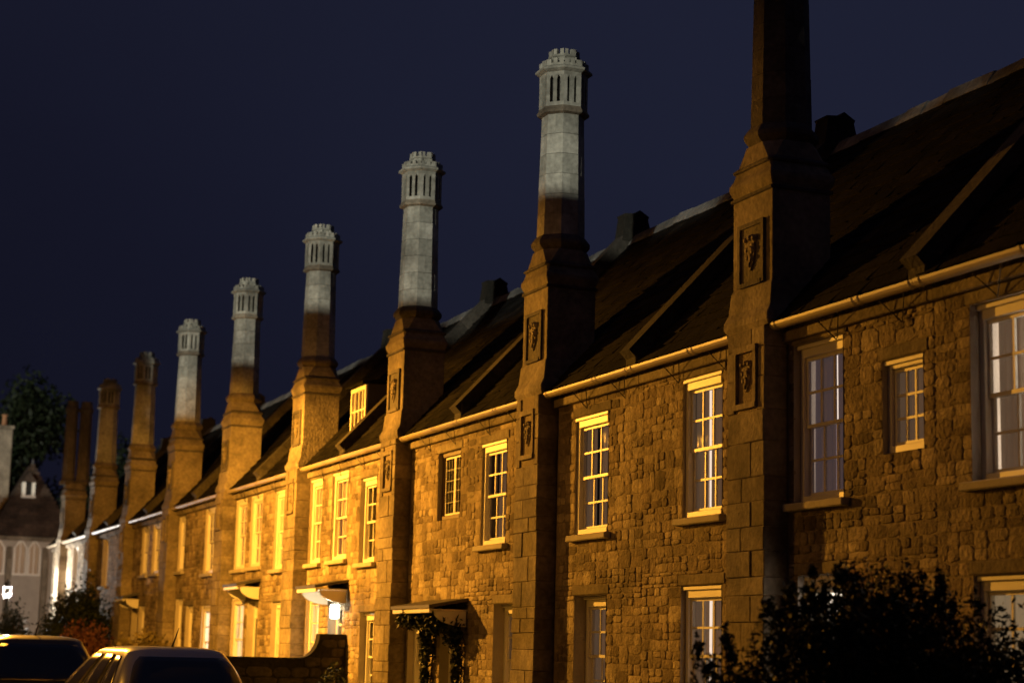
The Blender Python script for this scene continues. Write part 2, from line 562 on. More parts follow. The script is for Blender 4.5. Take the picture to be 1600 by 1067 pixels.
# ------------------------------------------------------------------ windows
def window(house, s0, s1, z0, z1, cols=3, rows=4, recess=.12, look='curtain', sill=True, single=True, head=.14, style='sash', gap=None, board=True):
    """sash or casement window; the frame is the part, bars, panes, sill and curtain its sub-parts"""
    xf = D+recess
    fw = .07
    f = MB()
    hd = head if board else fw
    f.bbox(xf, xf+.10, s0, s0+fw, z0+.002, z1-.002, .006)
    f.bbox(xf, xf+.10, s1-fw, s1, z0+.002, z1-.002, .006)
    f.bbox(xf-.015, xf+.10, s0+fw, s1-fw, z1-hd, z1-.003, .006)
    if board:
        f.bbox(xf-.045, xf-.017, s0+.004, s1-.004, z1-.05, z1-.005, .006)
    f.bbox(xf-.01, xf+.10, s0+fw, s1-fw, z0+.003, z0+.075, .006)
    w = f.build('window', 'paint' if style != 'leaded' else 'oak', house)
    a, b, c, d = s0+fw, s1-fw, z0+.075, z1-hd
    mid = (c+d)/2
    bw = .013 if style != 'leaded' else .008
    if style == 'sash':
        for (za, zb, xo) in ((mid-.015, d, .035), (c, mid+.02, .07)):
            r = MB()
            r.box(xf+xo, xf+xo+.035, a, a+.035, za, zb); r.box(xf+xo, xf+xo+.035, b-.035, b, za, zb)
            r.box(xf+xo, xf+xo+.035, a+.035, b-.035, za, za+.038); r.box(xf+xo, xf+xo+.035, a+.035, b-.035, zb-.035, zb)
            r.build('sash', 'paint', w)
            rr = rows//2
            A, B, C, E_ = a+.035, b-.035, za+.038, zb-.035
            for i in range(1, cols):
                y = A+(B-A)*i/cols
                MB().box(xf+xo+.004, xf+xo+.03, y-bw, y+bw, C, E_).build('glazing_bar', 'paint', w)
            for j in range(1, rr):
                z = C+(E_-C)*j/rr
                MB().box(xf+xo+.006, xf+xo+.028, A, B, z-bw, z+bw).build('glazing_bar', 'paint', w)
            for i in range(cols if single else 1):
                for j in range(rr if single else 1):
                    n1, n2 = (cols, rr) if single else (1, 1)
                    y1, y2 = A+(B-A)*i/n1, A+(B-A)*(i+1)/n1
                    q1, q2 = C+(E_-C)*j/n2, C+(E_-C)*(j+1)/n2
                    x = xf+xo+.018+random.uniform(-.003, .003); tl = random.uniform(-.004, .004)
                    MB().quad((x+tl, y1, q1), (x+tl, y1, q2), (x-tl, y2, q2), (x-tl, y2, q1)).build('pane', 'glass', w)
    else:
        n = 2 if style == 'leaded' else 1
        for k in range(n):
            A0, B0 = a+(b-a)*k/n+.006, a+(b-a)*(k+1)/n-.006
            r = MB()
            fr = .035
            r.box(xf+.03, xf+.07, A0, A0+fr, c+.003, d-.003); r.box(xf+.03, xf+.07, B0-fr, B0, c+.003, d-.003)
            r.box(xf+.03, xf+.07, A0+fr, B0-fr, c+.003, c+fr); r.box(xf+.03, xf+.07, A0+fr, B0-fr, d-fr, d-.003)
            r.build('casement', 'paint', w)
            A, B, C, E_ = A0+fr, B0-fr, c+fr, d-fr
            nc = 3 if style == 'leaded' else cols
            for i in range(1, nc):
                y = A+(B-A)*i/nc
                MB().box(xf+.036, xf+.062, y-bw, y+bw, C, E_).build('glazing_bar', 'paint' if style != 'leaded' else 'lead', w)
            for j in range(1, rows):
                z = C+(E_-C)*j/rows
                MB().box(xf+.038, xf+.060, A, B, z-bw, z+bw).build('glazing_bar', 'paint' if style != 'leaded' else 'lead', w)
            for i in range(nc if single else 1):
                for j in range(rows if single else 1):
                    n1, n2 = (nc, rows) if single else (1, 1)
                    y1, y2 = A+(B-A)*i/n1, A+(B-A)*(i+1)/n1
                    q1, q2 = C+(E_-C)*j/n2, C+(E_-C)*(j+1)/n2
                    tl = random.uniform(-.006, .006); x = xf+.05
                    MB().quad((x+tl, y1, q1), (x+tl, y1, q2), (x-tl, y2, q2), (x-tl, y2, q1)).build('pane', 'glass', w)
    if sill:
        MB().bbox(D-.10, xf+.06, s0-.10, s1+.10, z0-.085, z0-.004, .012).build('sill', 'plaster', w)
    # the room behind and its curtains
    room = {'curtain': 'room_dark', 'blue': 'room_dark', 'dark': 'room_dark', 'lit': 'lit_room', 'warm': 'lit_warm', 'glow': 'lit_room', 'bluelit': 'lit_dim', 'strip': 'lit_dim', 'cream': 'lit_room'}[look]
    MB().box(xf+.24, xf+.26, s0-.1, s1+.1, z0-.1, z1+.1).build('room_back', room, w)
    MB().box(xf+.115, xf+.24, s0-.1, s0-.08, z0-.1, z1+.1).build('room_side', 'room_dark', w)
    MB().box(xf+.115, xf+.24, s1+.08, s1+.1, z0-.1, z1+.1).build('room_side', 'room_dark', w)
    if look != 'dark':
        cm = {'curtain': 'curtain', 'blue': 'curtain_blue', 'lit': 'curtain', 'warm': 'curtain_bright', 'glow': 'curtain_bright', 'bluelit': 'curtain_blue', 'strip': 'curtain', 'cream': 'curtain_cream'}[look]
        spans = gap if gap else [(-.05, .50), (.50, 1.07)]
        for (u0, u1) in spans:
            y0, y1 = s0+(s1-s0)*u0, s0+(s1-s0)*u1
            n = max(8, int((y1-y0)*44))
            ph = random.uniform(0, 6); V = []; F = []
            for i in range(n+1):
                t = i/n
                y = y0+(y1-y0)*t
                dx = .022*math.sin(y*62+ph)+.012*math.sin(y*27+ph*2)
                V.append((xf+.15+dx, y, z0)); V.append((xf+.15+dx*.6, y, z1))
            for i in range(n):
                F.append((2*i, 2*i+1, 2*i+3, 2*i+2))
            MB().add(V, F).build('curtain', cm, w, smooth=True)
    return w

# ------------------------------------------------------------------ chimneys
def chimney(house, cs, twin=False, detail=True, smat='shaft_stone'):
    XC = D+.15
    st = MB()
    # string course at the eaves, weathered shoulder, tall base block, cornice and broach to the octagon
    st.lathexy([(.43,.46,5.24,.98),(.46,.49,5.29,.98),(.46,.49,5.36,.98),(.41,.47,5.46,.98),(.385,.455,5.70,.98),(.365,.44,5.74,.98),(.365,.44,6.80,.98),
               (.38,.455,6.83,.98),(.405,.475,6.89,.98),(.405,.475,6.94,.98),(.375,.44,7.00,.95),(.36,.39,7.12,.85),(.345,.35,7.34,.5)], XC, cs)
    base = st.build('chimney_stack', 'ashlar', house)
    MB().lathexy([(.365,.44,6.745,.98),(.392,.462,6.755,.98),(.392,.462,6.785,.98),(.365,.44,6.795,.98)], XC, cs).build('moulding', 'dark_stone', base)
    MB().lathexy([(.35,.40,7.065,.9),(.395,.43,7.075,.9),(.40,.435,7.10,.9),(.35,.39,7.14,.86)], XC, cs).build('moulding', 'dark_stone', base)
    # heraldic panel in a sunk frame on the street face
    xf = XC-.365
    pz0, pz1, pw = 5.78, 6.40, .235
    fr = MB()
    fr.box(xf-.035, xf+.02, cs-pw-.055, cs-pw, pz0-.04, pz1+.05); fr.box(xf-.035, xf+.02, cs+pw, cs+pw+.055, pz0-.04, pz1+.05)
    fr.box(xf-.035, xf+.02, cs-pw, cs+pw, pz1, pz1+.05); fr.box(xf-.045, xf+.02, cs-pw, cs+pw, pz0-.05, pz0)
    fr.box(xf-.012, xf-.004, cs-pw, cs+pw, pz0, pz1)
    fr.build('panel_frame', 'dark_stone', base)
    shield(base, xf-.012, cs, 6.08, .30)
    if twin:
        for dx in (-.24, .26):
            q = MB().lathe8([(.30,7.30),(.30,7.42),(.22,7.5),(.20,9.9),(.24,9.95),(.24,10.05),(.20,10.1),(.18,10.32)], XC+dx, cs)
            q.build('shaft', 'dark_stone', base)
        return base
    MB().lathe8([(.33,7.34),(.365,7.38),(.39,7.42),(.39,7.47),(.35,7.53),(.325,7.56)], XC, cs).build('collar', 'dark_stone' if detail else 'ashlar', base)
    # ashlar shaft: courses of four corner blocks, alternately turned
    rnd = random.Random(int(cs*100))
    z = 7.56
    nco = 6
    hh = (9.34-7.56)/nco
    for i in range(nco):
        h0 = .318-.006*i
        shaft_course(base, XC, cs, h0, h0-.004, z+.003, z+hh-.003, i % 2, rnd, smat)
        z += hh
    MB().lathe8([(.28,7.56),(.26,9.34)], XC, cs, cap=False).build('shaft_core', 'mortar', base)
    # pierced lantern cap
    MB().lathe8([(.29,9.335),(.345,9.355),(.355,9.385),(.335,9.42),(.325,9.45)], XC, cs).build('cap_ring', 'ashlar', base)
    lantern(base, XC, cs)
    return base

def shaft_course(base, cx, cy, h0, h1, z0, z1, turn, rnd, smat):
    k = .4142
    def ring(h): return [(h,-h*k),(h,h*k),(h*k,h),(-h*k,h),(-h,h*k),(-h,-h*k),(-h*k,-h),(h*k,-h)]
    r0, r1 = ring(h0), ring(h1)
    def mid(a, b, t): return (a[0]+(b[0]-a[0])*t, a[1]+(b[1]-a[1])*t)
    for q in range(4):
        i = 2*q+turn
        t = rnd.uniform(.35, .65) if turn else rnd.uniform(.3, .7)
        # block from the middle of one face to the middle of the next but one
        def path(r):
            return [mid(r[i % 8], r[(i+1) % 8], .5), r[(i+1) % 8], r[(i+2) % 8], mid(r[(i+2) % 8], r[(i+3) % 8], .5)]
        p0, p1 = path(r0), path(r1)
        g = rnd.uniform(-.0045, .0045)
        def sc(p, f): return [(cx+a*f, cy+b*f) for a, b in p]
        o0, o1 = sc(p0, 1+g), sc(p1, 1+g)
        i0 = sc(p0, .7)
        V = [(a, b, z0) for a, b in o0]+[(a, b, z1) for a, b in o1]+[(a, b, z0) for a, b in i0]+[(a, b, z1) for a, b in i0]
        F = []
        for j in range(3):
            F.append((j, j+1, 5+j, 4+j)); F.append((8+j, 12+j, 13+j, 9+j))
            F.append((4+j, 5+j, 13+j, 12+j)); F.append((j, 8+j, 9+j, j+1))
        F += [(0, 4, 12, 8), (3, 11, 15, 7)]
        MB().add(V, F).build('shaft_block', smat, base)

def lantern(base, cx, cy):
    h, z0, z1 = .325, 9.45, 9.96
    k = .4142
    zl0, zl1 = z0+.055, z1-.055
    m = MB()
    core = MB().lathe8([(.245, z0-.01), (.245, z1)], cx, cy, cap=False)
    V8 = [(1,-k),(1,k),(k,1),(-k,1),(-1,k),(-1,-k),(-k,-1),(k,-1)]
    th = .05
    for q in range(8):
        a, b = V8[q], V8[(q+1) % 8]
        a = Vector((cx+a[0]*h, cy+a[1]*h, 0)); b = Vector((cx+b[0]*h, cy+b[1]*h, 0))
        u = (b-a); L = u.length; u.normalize()
        nrm = Vector((u.y, -u.x, 0))
        if nrm.dot(Vector((cx, cy, 0))-a) > 0: nrm = -nrm
        inn = -nrm*th
        def panel(t0, t1, za, zb):
            p, r = a+u*(t0*L), a+u*(t1*L)
            m.prism([(p.x, p.y, za), (r.x, r.y, za), (r.x, r.y, zb), (p.x, p.y, zb)], inn)
        panel(0, 1, z0, zl0); panel(0, 1, zl1, z1)
        wop = .185
        o1, o2 = .20, .60
        panel(0, o1, zl0, zl1); panel(o1+wop, o2, zl0, zl1); panel(o2+wop, 1, zl0, zl1)
        for o in (o1, o2):                       # pointed heads of the lancets
            for (t0, t1, t2) in ((o, o+wop/2, 0), (o+wop, o+wop/2, 1)):
                p, r = a+u*(t0*L), a+u*(t1*L)
                m.prism([(p.x, p.y, zl1-.055), (r.x, r.y, zl1), (p.x, p.y, zl1)], inn)
    cap = m.build('lantern_cap', 'shaft_stone', base)
    fix_normals(cap)
    core.build('flue', 'flue_dark', base)
    # cornice, battlements and inner crown
    MB().lathe8([(.325,9.955),(.345,9.965),(.385,9.99),(.385,10.02),(.35,10.045),(.30,10.06)], cx, cy).build('cornice', 'shaft_stone', base)
    bt = MB()
    for q in range(8):
        a, b = V8[q], V8[(q+1) % 8]
        for (t0, t1, hgt) in ((.03, .26, .10), (.39, .61, .115), (.74, .97, .10)):
            pts = []
            for (hh, t) in ((.335, t0), (.335, t1), (.275, t1), (.275, t0)):
                pts.append((cx+(a[0]+(b[0]-a[0])*t)*hh, cy+(a[1]+(b[1]-a[1])*t)*hh, 10.05))
            bt.prism(pts, (0, 0, hgt-.01))
    bt.lathe8([(.332, 10.045), (.332, 10.085), (.27, 10.085)], cx, cy)
    fix_normals(bt.build('battlement', 'shaft_stone', base))
    cr = MB()
    cr.lathe8([(.20, 10.06), (.195, 10.21), (.215, 10.225), (.215, 10.25), (.19, 10.26)], cx, cy)
    for q in range(8):
        a, b = V8[q], V8[(q+1) % 8]
        for t0, t1 in ((.06, .34), (.62, .94)):
            pts = []
            for (hh, t) in ((.212, t0), (.212, t1), (.15, t1), (.15, t0)):
                pts.append((cx+(a[0]+(b[0]-a[0])*t)*hh, cy+(a[1]+(b[1]-a[1])*t)*hh, 10.245))
            cr.prism(pts, (0, 0, .085))
        ang = math.pi/8*(2*q+1)
        cr.cyl((cx+.235*math.cos(ang), cy+.235*math.sin(ang), 10.05), (0, 0, 1), .03, .012, .16, 5)
    fix_normals(cr.build('crown', 'shaft_stone', base))

def shield(parent, x, cy, cz, size):
    """weathered coat of arms: heater shield with a charge of raised bars and knobs"""
    s = size
    out = [(-.5, .55), (.5, .55), (.5, .05), (.38, -.28), (0, -.6), (-.38, -.28), (-.5, .05)]
    m = MB()
    m.prism([(x, cy+a*s*.62, cz+b*s) for a, b in out], (-.022, 0, 0))
    m.prism([(x-.021, cy+a*s*.10, cz+b*s*.8) for a, b in out], (-.02, 0, 0))
    for (a, b, c, d) in ((-.24, .24, .30, .40), (-.22, .22, .02, .10), (-.10, -.02, -.3, .3), (.12, .2, -.2, .28)):
        m.box(x-.040, x-.020, cy+a*s, cy+b*s, cz+c*s, cz+d*s)
    for (a, b) in ((-.2, .18), (.2, .18), (-.12, -.15), (.14, -.12), (0, .62), (-.3, .58), (.3, .58)):
        m.cyl((x-.005, cy+a*s, cz+b*s), (-1, 0, 0), .05*s/.3, .02, .045, 7)
    fix_normals(m.build('coat_of_arms', 'ashlar', parent))

# ------------------------------------------------------------------ one house of the terrace
def house(k, label, ups, grounds, doors=(), single=False, dormer=None, twin=False):
    cs = S0+PITCH_S*k
    a, b = cs-HALF, cs+HALF
    H = thing('terrace_house', (D, cs, 0), label, 'house', 'stone terrace houses with tall chimneys')
    rnd = random.Random(100+k)
    ops = []
    for w in ups+grounds: ops.append((w['s'][0], w['s'][1], w['z'][0], w['z'][1]))
    for d in doors: ops.append((d['s'][0], d['s'][1], .1, d['z']))
    # wall sheet with real openings and reveals
    m = MB()
    ys = sorted({a, b, *[o[0] for o in ops], *[o[1] for o in ops]})
    zs = sorted({0.0, EAVES+.05, *[o[2] for o in ops], *[o[3] for o in ops]})
    for i in range(len(ys)-1):
        for j in range(len(zs)-1):
            y, z = (ys[i]+ys[i+1])/2, (zs[j]+zs[j+1])/2
            if any(o[0] < y < o[1] and o[2] < z < o[3] for o in ops): continue
            m.quad((D, ys[i], zs[j]), (D, ys[i], zs[j+1]), (D, ys[i+1], zs[j+1]), (D, ys[i+1], zs[j]))
    m.build('wall', 'mortar', H)
    for (p, q, c, d) in ops:
        rv = MB()
        X1 = D+.42
        x0 = D-.012
        rv.quad((x0, q, c), (x0, q, d), (X1, q, d), (X1, q, c))
        rv.quad((x0, p, c), (X1, p, c), (X1, p, d), (x0, p, d))
        rv.quad((x0, p, d), (X1, p, d), (X1, q, d), (x0, q, d))
        rv.quad((x0, p, c), (x0, q, c), (X1, q, c), (X1, p, c))
        rv.build('reveal', 'plaster', H)
    MB().box(BACK_X-.5, BACK_X-.2, a+.002, b-.002, 0, EAVES).build('back_wall', 'mortar', H)
    MB().prism([(D+.02, a+.003, 0), (BACK_X-.21, a+.003, 0), (BACK_X-.21, a+.003, EAVES), (RIDGE_X, a+.003, RIDGE_Z-.12), (D+.02, a+.003, EAVES)], (0, .2, 0)).build('party_wall', 'mortar', H)
    # lintels over the openings
    blocked = [(cs-.43, cs+.43, -1, 9)]
    for (p, q, c, d) in ops:
        hgt = min(.13, EAVES-.03-d)
        if hgt > .06:
            mb = MB().bbox(D-.018, D+.05, p-.08, q+.08, d+.004, d+hgt, .012)
            mb.build('lintel', 'ashlar', H)
            blocked.append((p-.08, q+.08, d, d+hgt+.004))
        blocked.append((p, q, c, d))
    cells = rubble(a, b, .02, EAVES-.0, blocked, rnd)
    cells = [c for c in cells if c[1]-c[0] > .04 and c[3]-c[2] > .03]
    lay_stones(cells, D, H, rnd, single)
    # buttress that carries the chimney, with alternating corner blocks
    XB = D-.30
    core = MB().box(XB+.02, D+.1, cs-.385, cs+.40, 0, 5.25).build('buttress', 'mortar', H)
    z = 0.05; i = k
    nz0, nz1 = 4.42, 4.98
    while z < 5.20:
        hgt = min(rnd.uniform(.15, .38), 5.235-z)
        if hgt < .06: break
        lo = .50 if i % 2 else .28
        niche = z+hgt > nz0 and z < nz1
        if niche: lo = .17
        for sgn in (-1, 1):
            l2 = lo if sgn < 0 else (.82-lo if not niche else .17)
            y0, y1 = (cs-.40, cs-.40+l2) if sgn < 0 else (cs+.42-l2, cs+.42)
            dx = rnd.uniform(-.008, .012)
            MB().bbox(XB+dx, D+.0, y0+.002, y1-.002, z+.003, z+hgt-.003, .009).build('quoin', 'ashlar', core)
        z += hgt; i += 1
    # small niche with a shield under the string course
    n = MB()
    n.box(XB-.02, XB+.03, cs-.25, cs-.19, nz0, nz1); n.box(XB-.02, XB+.03, cs+.19, cs+.25, nz0, nz1)
    n.box(XB-.025, XB+.03, cs-.25, cs+.25, nz1, nz1+.07); n.box(XB-.03, XB+.03, cs-.25, cs+.25, nz0-.06, nz0)
    n.box(XB+.026, XB+.03, cs-.19, cs+.19, nz0, nz1)
    n.build('niche', 'ashlar', core)
    shield(core, XB+.026, cs, 4.70, .26)
    chimney(H, cs, twin, single, 'dark_stone' if k in (0, 1) else 'shaft_stone')  # nearest shafts: their lack of light is put into a darker stone colour
    # roof of lapped stone tiles
    rf = MB()
    rf.quad((ROOF_X0, a, ROOF_Z0-.03), (ROOF_X0, b, ROOF_Z0-.03), (RIDGE_X, b, RIDGE_Z-.03), (RIDGE_X, a, RIDGE_Z-.03))
    rf.quad((BACK_X, a, ROOF_Z0-.03), (RIDGE_X, a, RIDGE_Z-.03), (RIDGE_X, b, RIDGE_Z-.03), (BACK_X, b, ROOF_Z0-.03))
    roof = rf.build('roof', 'roof_tile', H)
    tl = MB()
    dl = Vector((1, 0, SLOPE)).normalized()
    nn = Vector((-SLOPE, 0, 1)).normalized()
    LEN = math.hypot(RIDGE_X-ROOF_X0, RIDGE_Z-ROOF_Z0)
    nrow = 19
    ex = LEN/nrow
    for r_ in range(nrow):
        y = a+(.0 if r_ % 2 else -.13)
        while y < b-.02:
            w = rnd.uniform(.22, .36)
            y0, y1 = max(y, a)+.003, min(y+w, b)-.003
            y += w
            if y1-y0 < .03: continue
            jit = rnd.uniform(-.012, .012); lift = rnd.uniform(.018, .032)
            p0 = Vector((ROOF_X0, 0, ROOF_Z0))+dl*(r_*ex+jit-.02)
            p1 = Vector((ROOF_X0, 0, ROOF_Z0))+dl*min((r_+1)*ex+.03, LEN)
            A, B = p0+nn*lift, p1+nn*.004
            tl.add([(p0.x, y0, p0.z), (p0.x, y1, p0.z), (A.x, y0, A.z), (A.x, y1, A.z), (B.x, y0, B.z), (B.x, y1, B.z)],
                   [(0, 2, 3, 1), (2, 4, 5, 3), (0, 4, 2), (1, 3, 5)])
    tl.build('roof_tiles', 'roof_tile', roof, kind='stuff')
    y = a
    while y < b-.05:
        w = min(.45, b-y); rj = rnd.uniform(-.015, .015)
        MB().prism([(RIDGE_X-.15, y+.004, RIDGE_Z-.13+rj), (RIDGE_X-.13, y+.004, RIDGE_Z-.08+rj), (RIDGE_X-.03, y+.004, RIDGE_Z+.06+rj), (RIDGE_X+.03, y+.004, RIDGE_Z+.06+rj), (RIDGE_X+.15, y+.004, RIDGE_Z-.12+rj)], (0, w-.008, rnd.uniform(-.012, .012))).build('ridge_tile', 'ridge_stone', roof)
        y += w
    # raking coping over the party wall, kneeler and saddle stone
    nst = 5
    for j in range(nst):
        t0, t1 = j/nst, (j+1)/nst
        p0 = Vector((ROOF_X0+.02, 0, ROOF_Z0+.02))+dl*(LEN*t0+.004)
        p1 = Vector((ROOF_X0+.02, 0, ROOF_Z0+.02))+dl*(LEN*t1-.004)
        q0, q1 = p0+nn*.20, p1+nn*.20
        MB().prism([(p0.x, a-.14, p0.z), (p1.x, a-.14, p1.z), (q1.x, a-.14, q1.z), (q0.x, a-.14, q0.z)], (0, .28, 0)).build('coping_stone', 'coping', roof)
        if j > 0:
            MB().prism([(2*RIDGE_X-p0.x, a-.13, p0.z), (2*RIDGE_X-q0.x, a-.13, q0.z), (2*RIDGE_X-q1.x, a-.13, q1.z), (2*RIDGE_X-p1.x, a-.13, p1.z)], (0, .26, 0)).build('coping_stone', 'coping', roof)
    MB().bbox(ROOF_X0-.03, ROOF_X0+.22, a-.155, a+.155, ROOF_Z0-.06, ROOF_Z0+.22, .02).build('kneeler', 'coping', roof)
    fix_normals(MB().prism([(RIDGE_X-.26, a-.16, RIDGE_Z-.05), (RIDGE_X-.20, a-.16, RIDGE_Z+.36), (RIDGE_X-.22, a-.16, RIDGE_Z+.40), (RIDGE_X-.02, a-.16, RIDGE_Z+.42), (RIDGE_X+.05, a-.16, RIDGE_Z+.48), (RIDGE_X+.22, a-.16, RIDGE_Z+.38), (RIDGE_X+.20, a-.16, RIDGE_Z+.33), (RIDGE_X+.30, a-.16, RIDGE_Z-.08)], (0, .32, 0)).build('saddle_stone', 'black_stone', roof))  # saddle in the near-black stone
    # gutters with their wire stays
    for (p, q) in ((a+.004, cs-.435), (cs+.435, b-.004)):
        g = MB()
        n = 9
        V = []; F = []
        for y in (p, q):
            for i in range(n):
                t = math.pi*i/(n-1)
                V.append((D-.185-.07*math.cos(t), y, 5.245-.072*math.sin(t)))
            for i in range(n):
                t = math.pi*(n-1-i)/(n-1)
                V.append((D-.185-.058*math.cos(t), y, 5.245-.060*math.sin(t)))
        nn2 = 2*n
        for i in range(nn2): F.append((i, (i+1) % nn2, nn2+(i+1) % nn2, nn2+i))
        F.append(tuple(range(nn2))[::-1]); F.append(tuple(range(nn2, 2*nn2)))
        gt = fix_normals(g.add(V, F).build('gutter', 'gutter_paint', H, smooth=False))
        for t in (.03, .36, .40, .97):
            y = p+(q-p)*t
            c = MB()
            for i in range(8):
                t0, t1 = math.pi*i/8, math.pi*(i+1)/8
                c.quad((D-.185-.079*math.cos(t0), y-.018, 5.245-.081*math.sin(t0)), (D-.185-.079*math.cos(t1), y-.018, 5.245-.081*math.sin(t1)),
                       (D-.185-.079*math.cos(t1), y+.018, 5.245-.081*math.sin(t1)), (D-.185-.079*math.cos(t0), y+.018, 5.245-.081*math.sin(t0)))
            c.build('gutter_joint', 'gutter_paint', gt)
        for t in (.18, .62):
            y = p+(q-p)*t
            MB().tube([(D-.16, y-.22, 5.17), (D-.04, y, 4.93), (D-.16, y+.22, 5.17)], .0065, 5).build('gutter_stay', 'iron', gt)
    MB().bbox(D-.085, D+.03, a+.002, cs-.42, 5.05, 5.16, .01).build('eaves_course', 'ashlar', H)
    MB().bbox(D-.085, D+.03, cs+.42, b-.002, 5.05, 5.16, .01).build('eaves_course', 'ashlar', H)
    for w in ups+grounds:
        kw = {q: v for q, v in w.items() if q not in ('s', 'z')}
        window(H, w['s'][0], w['s'][1], w['z'][0], w['z'][1], single=single, **kw)
    for d in doors: door(H, **d)
    if dormer: build_dormer(H, dormer)
    return H

def door(H, s, z, recess=.15, glazed=True):
    xf = D+recess
    f = MB()
    f.box(xf, xf+.1, s[0], s[0]+.07, .12, z); f.box(xf, xf+.1, s[1]-.07, s[1], .12, z); f.box(xf, xf+.1, s[0]+.07, s[1]-.07, z-.07, z-.002)
    f.build('door_frame', 'paint', H)
    m = MB()
    a, b = s[0]+.07, s[1]-.07
    m.box(xf+.03, xf+.08, a, b, .14, z-.36)
    w = (b-a)
    for (u0, u1, v0, v1) in ((.1, .45, .25, .85), (.55, .9, .25, .85), (.1, .45, 1.0, z-.55), (.55, .9, 1.0, z-.55)):
        m.box(xf+.02, xf+.031, a+w*u0, a+w*u1, v0, v1)
    dr = m.build('door', 'door_paint', H)
    MB().box(xf+.04, xf+.06, a, b, z-.33, z-.08).build('fanlight', 'glass', dr)
    MB().box(xf+.03, xf+.07, a, b, z-.36, z-.32).build('rail', 'paint', dr)
    q = MB(); q.cyl((xf+.03, a+.08, 1.05), (-1, 0, 0), .02, .03, .05, 8); q.build('door_knob', 'chrome', dr)
    MB().box(xf+.3, xf+.32, s[0], s[1], .1, z+.1).build('room_back', 'room_dark', dr)
    MB().bbox(D-.25, xf+.1, s[0]-.1, s[1]+.1, .06, .14, .01).build('doorstep', 'ashlar', H)

def build_dormer(H, d):
    (s0, s1), xf = d, D+.36
    z0, z1 = 5.80, 6.70
    m = MB()
    m.prism([(xf+.04, s0, z0-.1), (xf+.04, s0, z1+.02), (D+1.2, s0, z1+.02), (D+1.2, s0, 6.8)], (0, .05, 0))
    fix_normals(m.build('dormer_cheek', 'lead', H)); m = MB()
    m.prism([(xf+.04, s1-.05, z0-.1), (xf+.04, s1-.05, z1+.02), (D+1.2, s1-.05, z1+.02), (D+1.2, s1-.05, 6.8)], (0, .05, 0))
    dm = fix_normals(m.build('dormer', 'lead', H))
    MB().prism([(xf-.10, s0-.10, z1+.0), (xf-.10, s0-.10, z1+.05), (D+1.75, s0-.10, z1+.30), (D+1.75, s0-.10, z1+.22)], (0, s1-s0+.2, 0)).build('dormer_roof', 'roof_tile', dm)
    f = MB()
    f.box(xf, xf+.06, s0, s0+.07, z0, z1); f.box(xf, xf+.06, s1-.07, s1, z0, z1)
    f.box(xf, xf+.06, s0+.07, s1-.07, z0, z0+.07); f.box(xf, xf+.06, s0+.07, s1-.07, z1-.08, z1)
    for i in (1, 2, 3):
        y = s0+(s1-s0)*i/4
        f.box(xf+.012, xf+.05, y-.018, y+.018, z0+.07, z1-.08)
    zc = (z0+z1)/2
    f.box(xf+.016, xf+.046, s0+.07, s1-.07, zc-.014, zc+.014)
    f.build('dormer_frame', 'paint', dm)
    MB().quad((xf+.03, s0+.05, z0+.05), (xf+.03, s0+.05, z1-.05), (xf+.03, s1-.05, z1-.05), (xf+.03, s1-.05, z0+.05)).build('pane', 'glass', dm)
    MB().box(xf+.2, xf+.22, s0+.05, s1-.05, z0, z1).build('blind', 'curtain', dm)

def W(s0, s1, z0, z1, **k):
    d = dict(s=(s0, s1), z=(z0, z1)); d.update(k); return d

GF = 2.45
house(0, 'terrace house at the right edge, with a bright curtained window',
      [W(12.80, 14.05, 3.30, 4.92, look='lit', recess=.09, gap=[(.50, .95), (1.0, 1.07)]), W(9.0, 10.1, 3.3, 4.92)],
      [W(12.95, 14.06, .95, 2.46, look='warm', recess=.06, gap=[(0, .55), (.55, 1)]), W(9.0, 10.1, .95, 2.45)], single=True)
house(1, 'dim terrace house with the nearest, unlit chimney and a small square upstairs window',
      [W(16.22, 17.20, 3.31, 5.00, look='bluelit', recess=.07, gap=[(-.05, .50), (.5, .93), (.99, 1.07)]),
       W(14.80, 15.50, 3.68, 4.60, look='curtain', style='casement', cols=3, rows=3, recess=.05, sill=False, head=.09),
       W(18.80, 19.78, 3.30, 4.96, look='strip', recess=.025, gap=[(-.05, .64), (.69, 1.07)])],
      [W(16.25, 17.12, .95, 2.55, look='glow', recess=.10, gap=[(.0, .12), (.8, 1)]), W(14.75, 15.35, .95, 1.75, look='glow', style='casement', cols=2, rows=2, recess=.10, sill=False, head=.08, gap=[(0, .1)]),
       W(18.80, 19.80, .95, 2.51, look='strip', recess=.05, gap=[(-.05, .58), (.68, 1.07)])], single=True)
house(2, 'brown-lit terrace house whose tall chimney has a bright white top above a dark base',
      [W(21.90, 22.95, 3.26, 4.84, recess=.02, gap=[(-.05, .62), (.70, 1.07)]), W(25.46, 26.48, 3.28, 4.82, recess=.025, gap=[(-.05, .75)])],
      [W(21.90, 22.90, .95, 2.46, look='curtain', recess=.16, sill=False), W(24.98, 25.84, .85, 2.40, look='curtain', recess=.16, sill=False)], single=True)
house(3, 'golden-lit terrace house with a creeper-hung door canopy and a leaded casement window',
      [W(27.42, 28.46, 3.77, 4.86, look='dark', style='leaded', rows=5, recess=.06, sill=False, board=False), W(31.72, 32.66, 3.24, 4.78, look='dark', recess=.07)],
      [W(28.76, 29.72, .95, 2.12, look='dark', recess=.10, sill=False), W(31.60, 32.42, .85, 2.36, look='dark', recess=.11, sill=False)],
      doors=[dict(s=(27.25, 28.15), z=2.08)], single=True)
